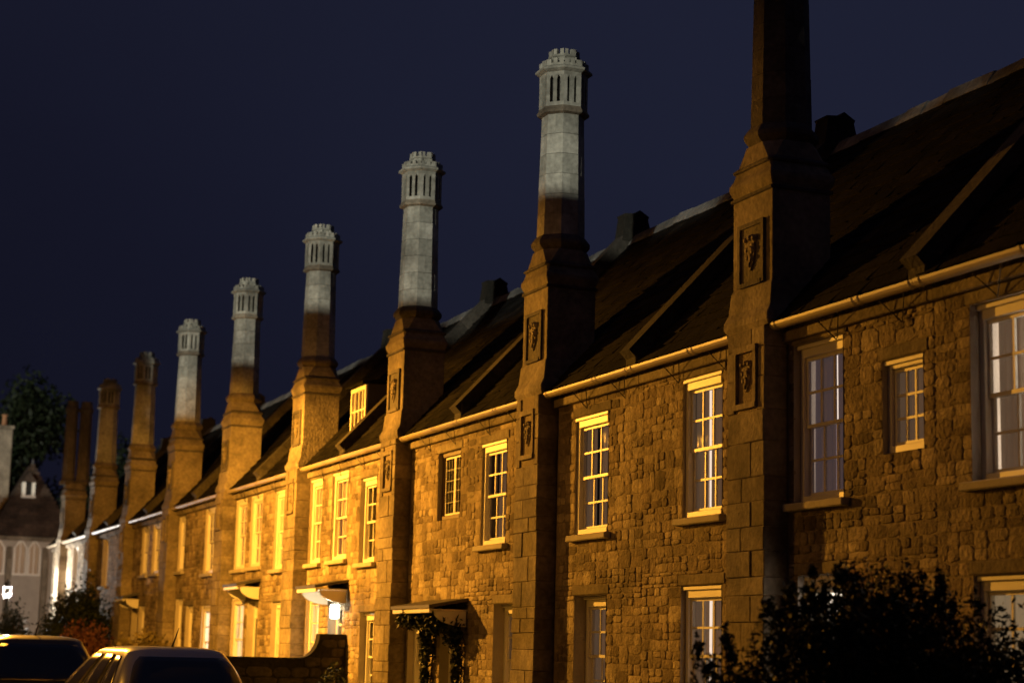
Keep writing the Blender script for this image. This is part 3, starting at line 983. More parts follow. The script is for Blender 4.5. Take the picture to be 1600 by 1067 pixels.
house(4, 'brightest golden terrace house with a lamp-lit porch hood and a dormer in its roof',
      [W(33.45, 34.50, 3.36, 5.02, recess=.04), W(35.18, 36.02, 3.35, 5.01, recess=.04), W(38.0, 38.75, 3.33, 4.98, recess=.04)],
      [W(35.10, 36.00, 1.0, 2.72, look='cream', recess=.06), W(37.95, 38.70, 1.0, 2.66, look='curtain', recess=.10)],
      doors=[dict(s=(33.55, 34.45), z=2.50)], dormer=(33.78, 34.74))
house(5, 'amber-lit terrace house with a flat door hood beside two lit ground floor windows',
      [W(39.85, 40.85, 3.45, 5.03, recess=.04), W(41.25, 42.25, 3.44, 5.03, recess=.04), W(44.35, 45.4, 3.45, 5.03, recess=.04)],
      [W(41.10, 42.25, 1.0, 2.80, look='cream', recess=.05), W(44.45, 45.35, 1.0, 2.68, look='glow', recess=.05, gap=[(.0, .15)])],
      doors=[dict(s=(39.85, 40.80), z=2.70)])
house(6, 'far terrace house under a pale chimney with a dark foot, two unlit windows upstairs',
      [W(47.75, 48.5, 3.6, 5.02, recess=.04), W(50.95, 51.95, 3.65, 5.02, recess=.04)],
      [W(46.35, 47.15, 1.0, 2.7, look='dark', recess=.08), W(47.6, 48.45, 1.0, 2.9, look='dark', recess=.08)])
house(7, 'distant dark-chimneyed terrace house at the end of the amber light',
      [W(52.5, 53.5, 3.65, 5.02, recess=.04), W(56.1, 57.0, 3.6, 5.0, recess=.04)],
      [W(52.6, 53.4, 1.0, 2.8, look='dark', recess=.08)], doors=[dict(s=(53.6, 54.5), z=2.75)])
house(8, 'distant terrace house catching white lamplight behind the garden shrubs',
      [W(59.0, 60.0, 3.5, 5.0), W(62.6, 63.5, 3.5, 5.0)], [W(59.0, 60.0, 1.0, 2.6)])
house(9, 'last terrace house, with a pair of plain dark chimney shafts',
      [W(65.0, 66.0, 3.5, 5.0), W(69.0, 70.0, 3.5, 5.0)], [W(65.0, 66.0, 1.0, 2.6)], twin=True)
ecs = S0+PITCH_S*9+HALF
# ------------------------------------------------------------------ door hoods
def hood(s0, s1, z, proj, label, drop=.22):
    t = thing('door_hood', (D, (s0+s1)/2, z), label, 'door hood', 'hoods over the front doors')
    x1 = D-proj
    MB().prism([(D-.01, s0, z+.12), (D-.01, s0, z+.17), (x1-.05, s0, z+.05), (x1-.05, s0, z)], (0, s1-s0, 0)).build('hood_roof', 'lead', t)
    MB().bbox(x1-.03, x1+.02, s0+.04, s1-.04, z-.07, z-.002, .008).build('fascia', 'paint', t)
    MB().box(x1+.025, D-.005, s0+.05, s1-.05, z-.03, z-.008).build('soffit', 'paint', t)
    for y in (s0+.04, s1-.10):
        pts = [(D-.03, y, z-.035), (x1+.06, y, z-.035)]
        for i in range(7):
            u = i/6
            pts.append((x1+.06+(proj-.09)*(1-math.cos(u*math.pi/2)), y, z-.05-drop*math.sin(u*math.pi/2)))
        fix_normals(MB().prism(pts, (0, .06, 0)).build('bracket', 'paint', t))
    return t
hood(26.9, 28.75, 2.34, .60, 'door canopy wrapped in dark creeper on the golden-lit house')
hood(33.20, 34.55, 2.80, .60, 'small hood glowing white underneath from its porch lamp')
hood(39.70, 41.0, 3.00, .50, 'cream door hood on the amber-lit house behind the silver car')
hood(53.4, 54.7, 3.0, .45, 'faint door hood on the distant dark-chimneyed house')

# porch lamp under the second hood
pl = thing('porch_lamp', (D-.12, 33.62, 2.32), 'glowing white porch lamp beside the brightly lit front door', 'lamp')
MB().bbox(D-.20, D-.06, 33.54, 33.70, 2.26, 2.52, .02).build('lamp_glass', 'porch_glow', pl)
MB().prism([(D-.22, 33.52, 2.52), (D-.04, 33.52, 2.52), (D-.13, 33.52, 2.60)], (0, .20, 0)).build('lamp_top', 'iron', pl)
MB().box(D-.06, D-.005, 33.59, 33.65, 2.36, 2.42).build('lamp_arm', 'iron', pl)
def point(name, loc, col, watt, parent, r=.08):
    l = bpy.data.lights.new(name, 'POINT')
    l.energy = watt; l.color = col; l.shadow_soft_size = r
    o = bpy.data.objects.new(name, l)
    COL.objects.link(o)
    if parent:
        o.parent = parent
        off = WORG[parent.name]
        o.location = (loc[0]-off[0], loc[1]-off[1], loc[2]-off[2])
    else: o.location = loc
    return o
point('porch_light', (D-.30, 33.75, 2.42), (1, .82, .5), 13, pl, .05)

# ------------------------------------------------------------------ street lamps
def street_lamp(x, y, h, label, mat, col, watt, brim=.5, bz=.005, soft=.06):
    t = thing('street_lamp', (x, y, .0), label, 'street lamp', 'street lamps')
    MB().lathe([(.14, .0), (.14, .25), (.09, .32), (.075, .9), (.06, 1.0), (.045, h-.35), (.06, h-.33), (.035, h-.28)], x, y, 12).build('post', 'iron', t, smooth=True)
    lan = MB()
    for sx in (-1, 1):
        for sy in (-1, 1):
            lan.tube([(x+sx*.08, y+sy*.08, h-.25), (x+sx*.14, y+sy*.14, h+bz+.01)], .006, 5)
    lan.box(x-.09, x+.09, y-.09, y+.09, h-.28, h-.25)
    lan.box(x-.15, x+.15, y-.15, y+.15, h+bz+.021, h+bz+.03)
    lan.build('lantern_frame', 'iron', t)
    MB().lathe([(brim, h+bz), (brim, h+bz+.02), (brim*.6, h+bz+.09), (.12, h+bz+.17), (.03, h+bz+.21), (.03, h+bz+.29)], x, y, 20).build('lantern_roof', 'iron', t)
    MB().lathe([(.012, h-.20), (.03, h-.17), (.03, h-.12), (.012, h-.09)], x, y, 10).build('bulb', mat, t, smooth=True)
    point('lamp_light', (x, y, h-.03), col, watt, t, soft)
    return t
SODIUM = (1.0, .415, .038)
street_lamp(3.2, 35.0, 6.2, 'sodium street lamp across the road, throwing amber light on the terrace', 'lamp_sodium', SODIUM, 15000)
street_lamp(-3.75, 24.6, 6.2, 'dimmer sodium street lamp on the opposite pavement near the camera', 'lamp_sodium', SODIUM, 900)
street_lamp(8.15, 67.5, 3.45, 'white street lamp glaring at the far left behind the shrubs', 'lamp_white', (1.0, .93, .84), 2200, .16, .15, .10)

# ------------------------------------------------------------------ garden walls
def dividing_wall(y, x0, x1, zl, zh, label):
    t = thing('garden_wall', ((x0+x1)/2, y, .1), label, 'garden wall', 'garden walls')
    prof = [(x0, .1), (x1, .1), (x1, zh)]
    prof.append((x1-.50, zh))
    for i in range(1, 8):
        u = i/8*math.pi/2
        prof.append((x1-.50-.36*(1-math.cos(u)), zh-(zh-zl)*math.sin(u)))
    prof += [(x1-.86, zl), (x0, zl)]
    fix_normals(MB().prism([(a, y, b) for a, b in prof], (0, .26, 0)).build('wall_core', 'black_stone', t))  # dark core and stones carry the unlit face's shade as colour
    rnd = random.Random(5)
    z = .12
    while z < zh-.02:
        h = rnd.uniform(.12, .2)
        x = x0
        while x < x1-.05:
            w = rnd.uniform(.2, .5)
            w = min(w, x1-x)
            top = zl if x < x1-.86 else zh
            if x >= x1-.9 and x < x1-.50: top = zl+.04
            if z+h <= top+.02:
                hh = min(h, top-z)
                P, F = rnd.choice(STONES)
                mb = MB().add([(x+w/2-q[1]*(w-.012), y+.008+q[0]*.035, z+hh/2+q[2]*(hh-.012)) for q in P], F)
                mb.build('stone', 'coping', t)
            x += w
        z += h
    return t
dividing_wall(33.20, 7.0, D-.02, 1.53, 1.97, 'dark dividing garden wall with a swept-up end beside the lit porch')
def low_wall(y0, y1, label):
    t = thing('garden_wall', (7.0, (y0+y1)/2, .12), label, 'garden wall', 'garden walls')
    MB().box(6.9, 7.15, y0, y1, .0, .78).build('wall_core', 'mortar', t)
    y = y0
    while y < y1-.05:
        w = min(.6, y1-y)
        MB().bbox(6.86, 7.19, y+.004, y+w-.004, .785, .87, .015).build('coping_stone', 'coping', t)
        y += w
for k, lb in ((1, 'low front garden wall before the dim nearest house'), (2, 'low front garden wall before the brown-lit house'), (3, 'low front garden wall before the golden-lit house'), (4, 'low front garden wall before the brightest house'), (5, 'low front garden wall behind the parked silver car'), (6, 'low front garden wall before the far house')):
    c = S0+PITCH_S*k
    low_wall(c-HALF+.6, c+HALF-.6, lb)

# ------------------------------------------------------------------ foliage
def leaves(name, mat, lobes, n, size, parent, shell=.55, flat=1.0):
    """leaf-sized quads scattered through overlapping lobes (centre, radii)"""
    w = np.array([r[0]*r[1]+r[1]*r[2]+r[0]*r[2] for c, r in lobes]); w = w/w.sum()
    idx = rng.choice(len(lobes), n, p=w)
    d = rng.normal(size=(n, 3)); d /= np.linalg.norm(d, axis=1)[:, None]
    rad = rng.uniform(shell, 1.06, n)
    # uneven outline: clumps pushed in and out
    cl = np.sin(d[:, 0]*7+idx*1.7)*np.sin(d[:, 1]*6+idx)*np.sin(d[:, 2]*8+idx*.6)
    rad *= 1+.22*cl
    C = np.array([l[0] for l in lobes])[idx]; Rr = np.array([l[1] for l in lobes])[idx]
    P = C+d*rad[:, None]*Rr
    off = np.array(WORG.get(parent.name, (0, 0, 0))) if parent else 0
    u = rng.normal(size=(n, 3)); u[:, 2] *= flat; u /= np.linalg.norm(u, axis=1)[:, None]
    v = rng.normal(size=(n, 3)); v -= (v*u).sum(1)[:, None]*u; v /= np.linalg.norm(v, axis=1)[:, None]
    s = size*rng.uniform(.6, 1.3, n)[:, None]
    Q = np.stack([P-u*s, P+v*s*.42+u*s*.1, P+u*s, P-v*s*.42+u*s*.1], 1)-off
    me = bpy.data.meshes.new(name)
    me.vertices.add(4*n); me.vertices.foreach_set('co', Q.astype(np.float32).ravel())
    me.loops.add(4*n); me.loops.foreach_set('vertex_index', np.arange(4*n, dtype=np.int32))
    me.polygons.add(n); me.polygons.foreach_set('loop_start', np.arange(0, 4*n, 4, dtype=np.int32))
    me.update(calc_edges=True)
    me.materials.append(MATS[mat])
    o = bpy.data.objects.new(name, me)
    COL.objects.link(o)
    if parent: o.parent = parent
    return o

def shrub(name, base, lobes, n, size, mat, label, shell=.5, cat='shrub', group=None, stems=7):
    t = thing(name, base, label, cat, group)
    m = MB()
    for i in range(stems):
        c, r = lobes[i % len(lobes)]
        tip = Vector(c)+Vector((random.uniform(-.6, .6)*r[0], random.uniform(-.6, .6)*r[1], random.uniform(.1, .7)*r[2]))
        b0 = Vector(base)+Vector((random.uniform(-.1, .1), random.uniform(-.1, .1), 0))
        md = b0.lerp(tip, .5)+Vector((random.uniform(-.1, .1), random.uniform(-.1, .1), .1))
        m.tube([b0, md, tip], [.035, .022, .008], 5)
    m.build('stems', 'bark', t)
    leaves('foliage', mat, lobes, n, size, t, shell)
    return t

# big dark evergreen in front of the nearest house
BX, BY = 8.0, 12.4
lob = [((BX-1.2, BY, 1.2), (.52, .5, .42)), ((BX-.05, BY, 1.45), (.95, .8, .85)), ((BX-.75, BY-.1, 1.15), (.75, .7, .62)), ((BX+.75, BY, 1.40), (.80, .75, .75)),
       ((BX-.45, BY, 1.80), (.55, .5, .45)), ((BX+.15, BY+.1, 1.95), (.55, .5, .46)), ((BX+1.25, BY, 1.15), (.65, .7, .72)),
       ((BX-1.15, BY-.1, .95), (.55, .6, .50)), ((BX+.3, BY-.2, 1.0), (1.3, .9, .85))]
sh = shrub('evergreen_shrub', (BX, BY, .1), lob, 70000, .030, 'leaf_dark', 'large dark rounded evergreen shrub at the lower right corner', .25, stems=16)
# leading shoots that break the outline
spr = []
for i in range(46):
    a = random.uniform(-1.45, 1.35)
    top = 2.42-.30*(a+.05)**2 - (.12 if abs(a) > .9 else 0)
    c = (BX+a+random.uniform(-.05, .05), BY+random.uniform(-.4, .3), top-random.uniform(.02, .25))
    spr.append((c, (.05, .05, random.uniform(.08, .17))))
leaves('shoots', 'leaf_dark', spr, 2600, .032, sh, .05)

# low plants seen along the bottom edge
shrub('garden_plant', (9.55, 22.6, .1), [((9.55, 22.5, .75), (.3, .4, .45)), ((9.6, 22.9, .85), (.2, .25, .35))], 1800, .045, 'leaf_mid', 'low leafy plant under the recessed window of the brown-lit house', cat='plant', stems=5)
shrub('garden_plant', (9.3, 31.3, .1), [((9.3, 31.2, 1.0), (.25, .3, .45)), ((9.4, 31.5, 1.15), (.2, .2, .28))], 600, .05, 'leaf_dark', 'spindly plant in front of the gridded window left of the canopy', cat='plant', stems=7)
shrub('garden_plant', (9.6, 19.4, .1), [((9.6, 19.3, .8), (.25, .35, .4))], 1500, .045, 'leaf_mid', 'small plant under the curtained window behind the big shrub', cat='plant', stems=5)

# creeper hanging on the canopy
cr = thing('creeper', (D-.3, 28.3, .1), 'dark creeper climbing around the canopied door', 'creeper')
stm = MB()
for (y, x) in ((28.35, D-.06), (27.10, D-.06), (28.45, D-.10)):
    stm.tube([(x, y, .1), (x-.02, y+.05, 1.0), (x, y-.05, 1.7), (x-.25, y+.1, 2.28)], [.03, .022, .02, .012], 6)
stm.build('stems', 'bark', cr)
leaves('foliage', 'leaf_dark', [((D-.45, 28.2, 2.20), (.22, .55, .17)), ((D-.40, 27.4, 2.15), (.22, .45, .20)), ((D-.22, 27.0, 1.98), (.16, .14, .30)), ((D-.15, 28.4, 1.85), (.12, .16, .40)),
        ((D-.12, 27.06, 1.5), (.08, .10, .55)), ((D-.12, 28.5, 1.3), (.07, .10, .6))], 3800, .05, cr, .1)

# shrubs and hedges at the far end of the gardens
def fs(c, r, n, s, m, lb):
    lobs = [((c[0]+random.uniform(-.5, .5)*r[0], c[1]+random.uniform(-.4, .4)*r[1], c[2]*random.uniform(.55, 1.05)), (r[0]*.6, r[1]*.6, r[2]*.55)) for i in range(7)]
    return shrub('garden_shrub', (c[0], c[1], .1), lobs, n, s, m, lb, .3, group='shrubs at the end of the gardens')
fs((8.1, 57.0, 1.7), (1.2, 1.2, 1.7), 7000, .07, 'leaf_dark', 'dark shrub left of the reddish bush before the chapel')
fs((7.85, 63.0, 2.3), (.7, .8, 1.9), 2600, .07, 'leaf_dark', 'loose shrub half hiding the white street lamp')
fs((9.05, 59.5, 2.4), (.9, 1.2, 2.0), 8000, .07, 'leaf_dark', 'tall dark shrub in front of the white-lit buttress')
fs((9.6, 58.0, 2.5), (.7, 1.0, 2.3), 7000, .07, 'leaf_dark', 'tall dark shrub against the end of the amber-lit wall')
fs((8.7, 53.5, 1.6), (.8, .9, 1.2), 4500, .06, 'leaf_red', 'reddish bush behind the roof of the silver car')
fs((7.5, 55.0, 1.2), (.9, .9, .95), 3500, .06, 'leaf_mid', 'low green bush behind the dark car')
fs((9.25, 48.5, 1.5), (.6, 2.4, 1.1), 6000, .07, 'leaf_straw', 'straw-coloured grasses along the far amber wall')
fs((9.25, 45.2, 1.2), (.5, 1.2, .85), 2500, .07, 'leaf_straw', 'straw-coloured grasses under the bright narrow window')

# trees beyond the end of the street
def tree(base, top, r, n, lb, mat='leaf_dark', group='trees beyond the end of the street', leaf=.16):
    rd = random.Random(int(base[1]*7))
    t = thing('tree', base, lb, 'tree', group)
    b = Vector(base)
    m = MB()
    m.tube([b, b+Vector((.1, 0, top*.35)), b+Vector((-.1, .1, top*.7))], [.35, .25, .1], 8)
    lobes = []
    for i in range(16):
        a = 2.4*i+rd.uniform(-.4, .4); rr = (.15+.6*((i*.618) % 1))*r
        z = (.40+.46*((i*.382+.1) % 1))*top
        c = (b.x+rr*math.cos(a), b.y+rr*math.sin(a), z)
        lobes.append((c, (r*.40, r*.40, top*.12)))
        m.tube([b+Vector((0, 0, top*.35)), Vector(c)], [.12, .03], 5)
    lobes.append(((b.x, b.y, top*.9), (r*.3, r*.3, top*.1)))
    m.build('trunk', 'bark', t)
    leaves('crown', mat, lobes, n, leaf, t, .3)
tree((13.0, 104, 0), 16.6, 4.4, 16000, 'tall dark tree at the left edge behind the chapel', leaf=.2)
tree((19.0, 106, 0), 13.8, 5.0, 12000, 'dark tree behind the twin chimney shafts')
tree((26.0, 108, 0), 13.8, 5.0, 12000, 'dark tree seen between the distant chimneys')
tree((29, 112, 0), 12.5, 4.5, 7000, 'dark tree low over the far roofs')

# ------------------------------------------------------------------ chapel across the end of the street
CY = 82.0
ch = thing('chapel', (9.5, CY, 0), 'gothic stone chapel with steep gabled bay closing the street at the left', 'chapel')
ops = []
def lancet(x0, x1, z0, z1): return [(x0, z0), (x1, z0), (x1, z1-.45*(x1-x0)), ((x0+x1)/2, z1), (x0, z1-.45*(x1-x0))]
wins = [(9.15, 9.62), (10.12, 10.55), (10.72, 11.12)]
wl = MB()
edges = [1.0]+[v for w in wins for v in w]+[12.7]
for i in range(0, len(edges), 2):
    wl.quad((edges[i], CY, 0), (edges[i+1], CY, 0), (edges[i+1], CY, 6.1), (edges[i], CY, 6.1))
for (a, b) in wins:
    wl.quad((a, CY, 0), (b, CY, 0), (b, CY, 4.62), (a, CY, 4.62))
    zt = 6.0
    wl.add([(a, CY, zt-.3), ((a+b)/2, CY, zt), (a, CY, 6.1)], [(0, 1, 2)]); wl.add([(b, CY, zt-.3), (b, CY, 6.1), ((a+b)/2, CY, zt)], [(0, 1, 2)])
    wl.add([(a, CY, 6.1), ((a+b)/2, CY, zt), (b, CY, 6.1)], [(0, 1, 2)])
wl.quad((12.7, CY, 0), (12.7, CY+9, 0), (12.7, CY+9, 6.1), (12.7, CY, 6.1))
wl.build('wall', 'plaster', ch)
for (a, b) in wins:
    w = MB()
    for x in (a-.07, b+.0):
        w.box(x, x+.07, CY-.10, CY+.12, 4.62, 5.72)
    w.prism([(a-.07, CY-.10, 5.70), (a, CY-.10, 5.70), ((a+b)/2, CY-.10, 6.0), ((a+b)/2, CY-.10, 6.12)], (0, .2, 0))
    w.prism([(b+.07, CY-.10, 5.70), ((a+b)/2, CY-.10, 6.12), ((a+b)/2, CY-.10, 6.0), (b, CY-.10, 5.70)], (0, .2, 0))
    w.box(a-.1, b+.1, CY-.14, CY+.1, 4.54, 4.62)
    wo_ = fix_normals(w.build('window', 'paint', ch))
    MB().quad((a, CY+.1, 4.6), (b, CY+.1, 4.6), (b, CY+.1, 6.0), (a, CY+.1, 6.0)).build('pane', 'glass', wo_)
    MB().box(a, b, CY+.16, CY+.18, 4.6, 6.05).build('blind', 'curtain', wo_)
    MB().box((a+b)/2-.02, (a+b)/2+.02, CY+.04, CY+.09, 4.62, 5.95).build('mullion', 'paint', wo_)
for x in (9.75, 11.25, 11.75, 12.45):
    MB().box(x, x+.22, CY-.35, CY-.01, 0, 5.2).build('buttress', 'ashlar', ch)
    MB().prism([(x, CY-.35, 5.2), (x, CY-.01, 5.2), (x, CY-.01, 5.75)], (.22, 0, 0)).build('buttress_cap', 'ashlar', ch)
MB().box(1, 12.75, CY-.16, CY-.003, 6.0, 6.18).build('cornice', 'ashlar', ch)
# steep hipped roof of the bay and the long roof behind
fix_normals(MB().add([(8.95, CY-.15, 6.2), (12.6, CY-.15, 6.2), (12.6, CY+4, 6.2), (8.95, CY+4, 6.2), (10.75, CY+1.1, 9.42), (10.75, CY+3, 9.42)],
         [(0, 1, 4), (1, 2, 5, 4), (2, 3, 5), (3, 0, 4, 5), (0, 3, 2, 1)]).build('roof', 'red_tile', ch))
fix_normals(MB().prism([(1, CY-.1, 6.19), (1, CY+9, 6.19), (1, CY+4.4, 10.2)], (8.3, 0, 0)).build('roof', 'red_tile', ch))
rnd = random.Random(9)
tl = MB()
for r_ in range(18):           # courses of tiles on the bay's front slope
    t0, t1 = r_/18, (r_+1)/18
    xl = 8.95+(10.75-8.95)*t0; xr = 12.6+(10.75-12.6)*t0
    y0, z0 = CY-.15+1.25*t0, 6.2+3.22*t0
    y1, z1 = CY-.15+1.25*t1, 6.2+3.22*t1
    x = xl
    while x < xr-.02:
        w = min(rnd.uniform(.2, .32), xr-x)
        o = rnd.uniform(.03, .05)
        tl.add([(x, y0-.005, z0), (x+w-.01, y0-.005, z0), (x, y0-o, z0+.02), (x+w-.01, y0-o, z0+.02), (x, y1-.01, z1), (x+w-.01, y1-.01, z1)], [(0, 1, 3, 2), (2, 3, 5, 4)])
        x += w
tl.build('roof_tiles', 'red_tile', ch, kind='stuff')
# lucarne
lu = MB()
lx, lz = 10.55, 8.02
yb = CY+.30
lu.box(lx-.27, lx-.13, yb, yb+.6, lz-.05, lz+.52); lu.box(lx+.13, lx+.27, yb, yb+.6, lz-.05, lz+.52)
lu.box(lx-.30, lx+.30, yb-.03, yb+.6, lz-.15, lz-.05)
lo_ = lu.build('lucarne', 'paint', ch)
MB().box(lx-.13, lx+.13, yb+.10, yb+.14, lz-.05, lz+.5).build('pane', 'flue_dark', lo_)
fix_normals(MB().prism([(lx-.34, yb-.06, lz+.52), (lx+.34, yb-.06, lz+.52), (lx, yb-.06, lz+.95)], (0, .9, 0)).build('lucarne_roof', 'red_tile', lo_))
MB().tube([(10.75, CY+1.05, 9.40), (10.75, CY+1.05, 9.62)], [.06, .03], 6).build('finial', 'lead', ch)
# chimney of the house behind the chapel
hc = thing('rooftop_chimney', (9.3, CY+2.6, 6.5), 'orange-lit square chimney with two pots at the left edge', 'chimney')
MB().bbox(8.75, 9.95, CY+2.2, CY+3.0, 6.2, 11.0, .03).build('stack', 'ashlar', hc)
MB().bbox(8.68, 10.02, CY+2.13, CY+3.07, 11.0, 11.15, .03).build('cornice', 'ashlar', hc)
for x in (9.15, 9.6):
    MB().lathe([(.13, 11.14), (.12, 11.3), (.10, 11.55), (.13, 11.6), (.13, 11.66)], x, CY+2.6, 10).build('pot', 'terracotta', hc)

# ------------------------------------------------------------------ cars
def rrect(y0, y1, hw, r, z, n=5, tap=0):
    pts = []
    for (cx, cy, a0) in ((hw-r, y1-r, 0), (-hw+r, y1-r, 90), (-hw+r, y0+r, 180), (hw-r, y0+r, 270)):
        for i in range(n):
            a = R(a0+90*i/(n-1))
            pts.append((cx+r*math.cos(a), cy+r*math.sin(a), z))
    return pts
def loft(rings, cap_top=True, cap_bot=True):
    V = []; F = []
    n = len(rings[0])
    for r in rings: V += r
    for i in range(len(rings)-1):
        for k in range(n):
            F.append((i*n+k, i*n+(k+1) % n, (i+1)*n+(k+1) % n, (i+1)*n+k))
    if cap_top: F.append(tuple(range((len(rings)-1)*n, len(rings)*n)))
    if cap_bot: F.append(tuple(range(n))[::-1])
    return MB().add(V, F)
def smooth_mod(o, lv=2):
    s = o.modifiers.new('sub', 'SUBSURF'); s.levels = lv; s.render_levels = lv
    for p in o.data.polygons: p.use_smooth = True
    return o

def car(loc, rot, label, paint, H, WD, L, cowl, roof_front, tail=.34):
    """rounded hatchback; local frame: rear bumper at y=0, nose at y=L"""
    t = thing('parked_car', loc, label, 'car', 'parked cars', rot, local=True)
    hw = WD/2
    belt = H*.60
    body = loft([rrect(.10, L-.14, hw-.12, .30, .20), rrect(.03, L-.05, hw-.04, .30, .32), rrect(0, L, hw, .34, .52), rrect(.0, L-.02, hw, .36, .70), rrect(.03, L-.12, hw-.012, .38, belt-.14),
                 rrect(.06, L-.34, hw-.035, .40, belt-.02), rrect(.13, cowl+.15, hw-.10, .34, belt+.02)])
    smooth_mod(body.build('body', paint, t))
    zb, zr = belt-.03, H-.085
    def prm(q):
        """cabin outline at height fraction q"""
        return (.06+tail*q**1.9, cowl-(cowl-roof_front)*q**1.25, hw-.045-.20*q**1.7, .20+.06*q, zb+(zr-zb)*q)
    N = 9
    rings = []
    for i in range(N):
        y0, y1, w, r, z = prm(i/(N-1))
        rings.append(rrect(y0, y1, w, r, z, 7))
    y0, y1, w, r, z = prm(1)
    for (ins, dz) in ((.03, .026), (.09, .052), (.20, .070), (.34, .081), (.48, .085)):
        rings.append(rrect(y0+ins, y1-ins*1.3, w-ins*.9, r, zr+dz, 7))
    o = loft(rings, True, False).build('cabin', paint, t)
    for p in o.data.polygons: p.use_smooth = True
    off = .006
    def S(kind, u, q, d=off):
        y0, y1, w, r, z = prm(q)
        if kind == 'L': return (-(w+d), y0+(y1-y0)*u, z+d*.4)
        if kind == 'R': return (w+d, y0+(y1-y0)*u, z+d*.4)
        if kind == 'B': return ((w-.02)*u, y0-d+.0*u, z+d*.4)
        if kind == 'F': return ((w-.02)*u, y1+d, z+d*.4)
    def patch(name, kind, lo, hi, q0, q1, mat='car_glass', nq=6, nu=4, d=off):
        """glass following the curved flank; lo/hi give the u limits at a height fraction"""
        V = []; F = []
        for a in range(nq+1):
            q = q0+(q1-q0)*a/nq
            for b in range(nu+1):
                u = lo(q)+(hi(q)-lo(q))*b/nu
                V.append(S(kind, u, q, d))
        for a in range(nq):
            for b in range(nu):
                i = a*(nu+1)+b
                F.append((i, i+1, i+nu+2, i+nu+1))
        m = len(V)
        V += [S(kind, lo(q0+(q1-q0)*a/nq)+(hi(q0+(q1-q0)*a/nq)-lo(q0+(q1-q0)*a/nq))*b/nu, q0+(q1-q0)*a/nq, -.004) for a in range(nq+1) for b in range(nu+1)]
        rim = [b for b in range(nu+1)]+[a*(nu+1)+nu for a in range(1, nq+1)]+[nq*(nu+1)+b for b in range(nu-1, -1, -1)]+[a*(nu+1) for a in range(nq-1, 0, -1)]
        for k in range(len(rim)):
            i, j = rim[k], rim[(k+1) % len(rim)]
            F.append((i, m+i, m+j, j))
        g = fix_normals(MB().add(V, F).build(name, mat, t))
        for p in g.data.polygons: p.use_smooth = len(p.vertices) == 4 and p.index < nq*nu
        return g
    qa, qb = .03, .96
    for k in ('L', 'R'):
        sg = -1 if k == 'L' else 1
        patch('side_window', k, lambda q: .12+.03*q, lambda q: .30, qa+.04, qb-.03)
        patch('side_window', k, lambda q: .325, lambda q: .60, qa, qb)
        patch('side_window', k, lambda q: .625, lambda q: .95-.06*q, qa, qb)
        c = S(k, .90, .10)
        mir = loft([rrect(-.07, .07, .09, .05, 0), rrect(-.09, .09, .12, .06, .06), rrect(-.08, .08, .11, .06, .11), rrect(-.05, .05, .07, .04, .15)])
        mo = smooth_mod(mir.build('door_mirror', paint, t), 1)
        mo.location = (c[0]+sg*.14, c[1], c[2]-.03)
        for y in (.66, L-.76):
            w_ = MB(); w_.cyl((sg*(hw-.19), y, .31), (sg, 0, 0), .31, .31, .20, 22)
            wh = w_.build('wheel', 'rubber', t)
            w_ = MB(); w_.cyl((sg*(hw-.02), y, .31), (sg, 0, 0), .20, .18, .03, 12)
            w_.build('rim', 'alloy', wh)
        m = MB(); m.bbox(*sorted((sg*(hw-.20), sg*(hw-.07))), .015, .09, .62, belt-.10, .02); m.build('tail_light', 'tail_red', t)
        hd = MB().bbox(*sorted((sg*(hw-.005), sg*(hw+.028))), 1.75, 1.93, belt-.17, belt-.13, .008); hd.build('door_handle', paint, t)
    # rear glass with rounded upper corners
    patch('rear_window', 'B', lambda q: -.90+.10*max(0, (q-.75)/.2)**2, lambda q: .90-.10*max(0, (q-.75)/.2)**2, .10, .93, nq=9, nu=8)
    patch('windscreen', 'F', lambda q: -.92, lambda q: .92, .04, .95, nu=8)
    p0 = S('B', 0, .06, .02); p1 = S('B', .3, .16, .025); p2 = S('B', .62, .20, .02)
    MB().tube([p0, p1, p2], .010, 5).build('rear_wiper', 'black_trim', t)
    yb = prm(1)[0]
    MB().tube([(.0, yb+.36, H-.012), (.0, yb+.33, H+.03), (.0, yb+.12, H+.22)], [.02, .012, .004], 6).build('antenna', 'black_trim', t)
    MB().bbox(-.26, .26, -.010, .03, .50, .61, .008).build('number_plate', 'gutter_paint', t)
    MB().bbox(-hw+.15, hw-.15, -.03, .10, .30, .44, .03).build('bumper', 'black_trim', t)
    for x in (-.36, .36):
        loft([rrect(1.55, 1.72, .22, .06, .75), rrect(1.48, 1.60, .20, .06, belt+.22)]).build('seat', 'seat_cloth', t)
        loft([rrect(1.46, 1.56, .11, .04, belt+.24), rrect(1.44, 1.55, .12, .04, belt+.40)]).build('headrest', 'seat_cloth', t)
    return t
car((4.84, 22.2, 0), R(4.5), 'silver-blue hatchback parked with its rear to the camera, side windows aglow', 'silver_paint', 1.67, 1.74, 3.95, 3.35, 2.15)
car((3.98, 28.2, 0), R(2.0), 'dark car parked beyond the silver hatchback at the left edge', 'dark_paint', 1.79, 1.84, 4.4, 3.6, 2.6)

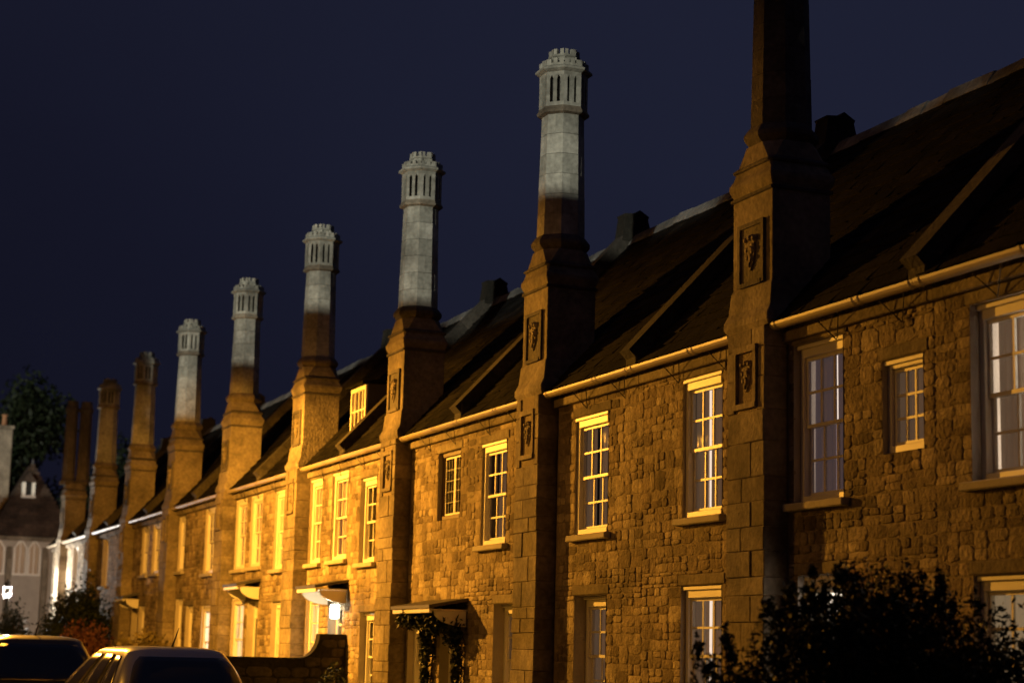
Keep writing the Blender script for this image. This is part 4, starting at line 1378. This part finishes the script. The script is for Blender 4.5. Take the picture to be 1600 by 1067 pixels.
# ------------------------------------------------------------------ houses across the street (behind the camera; their roofs shade this side)
def opposite(k, y0, y1, ridge, lb):
    t = thing('opposite_house', (-10.2, (y0+y1)/2, 0), lb, 'house', 'houses across the street')
    X, e = -10.2, 5.25
    rx = X-2.8
    MB().prism([(X, y0, 0), (X, y0, e), (rx, y0, ridge), (X-5.6, y0, e), (X-5.6, y0, 0)], (0, y1-y0-.004, 0)).build('wall', 'mortar', t)
    rf = MB()
    rf.prism([(X+.17, y0, e-.12), (X+.17, y0, e-.02), (rx, y0, ridge+.12), (rx, y0, ridge+.01)], (0, y1-y0-.004, 0))
    rf.prism([(X-5.77, y0, e-.12), (rx, y0, ridge+.01), (rx, y0, ridge+.12), (X-5.77, y0, e-.02)], (0, y1-y0-.004, 0))
    fix_normals(rf.build('roof', 'roof_tile', t))
    c = (y0+y1)/2
    MB().box(X+.003, X+.02, c-.5, c+.4, .1, 2.1).build('door', 'door_paint', t)
    for (p, z) in ((-2, 1.0), (1.6, 1.0), (-2, 3.3), (1.6, 3.3)):
        w = MB()
        w.box(X+.003, X+.05, c+p-.5, c+p+.5, z, z+.06); w.box(X+.003, X+.05, c+p-.5, c+p+.5, z+1.4, z+1.5)
        w.box(X+.003, X+.05, c+p-.5, c+p-.44, z+.06, z+1.4); w.box(X+.003, X+.05, c+p+.44, c+p+.5, z+.06, z+1.4)
        w.box(X+.003, X+.04, c+p-.02, c+p+.02, z+.06, z+1.4); w.box(X+.003, X+.045, c+p-.44, c+p+.44, z+.7, z+.74)
        wn = w.build('window', 'paint', t)
        MB().box(X+.004, X+.012, c+p-.44, c+p+.44, z+.06, z+1.4).build('pane', 'room_dark', wn)
ROOFS = {0: 8.6, 1: 8.65, 2: 8.1, 3: 9.0, 4: 8.75, 5: 8.15, 6: 8.5}
for k in range(-5, 15):
    # each roof shades the chimney that stands 45 degrees across from it
    yc = S0+PITCH_S*(k+1)-23.4
    nm = ['first', 'second', 'third', 'fourth', 'fifth', 'sixth', 'seventh', 'eighth', 'ninth', 'tenth', 'eleventh', 'twelfth', 'thirteenth', 'fourteenth', 'fifteenth', 'sixteenth', 'seventeenth', 'eighteenth', 'nineteenth', 'twentieth'][k+5]
    opposite(k, yc-HALF, yc+HALF, ROOFS.get(k, 8.5), f'{nm} house of the row across the street, counted from behind the camera')
tree((-12.5, -5.6+.3, 0), 15.5, 3.0, 40000, 'broad unseen tree, added to shade the nearest chimney', group='added shade trees across the street')  # unseen trees from here on, put in to shade chimneys and near ridge
tree((-12.5, 33.6, 0), 12.0, 1.9, 26000, 'slim unseen tree, added to shade the far chimneys', group='added shade trees across the street')
tree((-12.5, 39.5, 0), 12.0, 2.5, 30000, 'wide unseen tree beyond the slim one, added for its shade', group='added shade trees across the street')
tree((-12.5, 45.5, 0), 12.5, 2.6, 30000, 'last unseen tree, added to shade the twin shafts', group='added shade trees across the street')
tree((-12.5, -13.0, 0), 15.5, 4.0, 40000, 'spreading unseen tree behind the camera, added to shade the near ridge', group='added shade trees across the street')
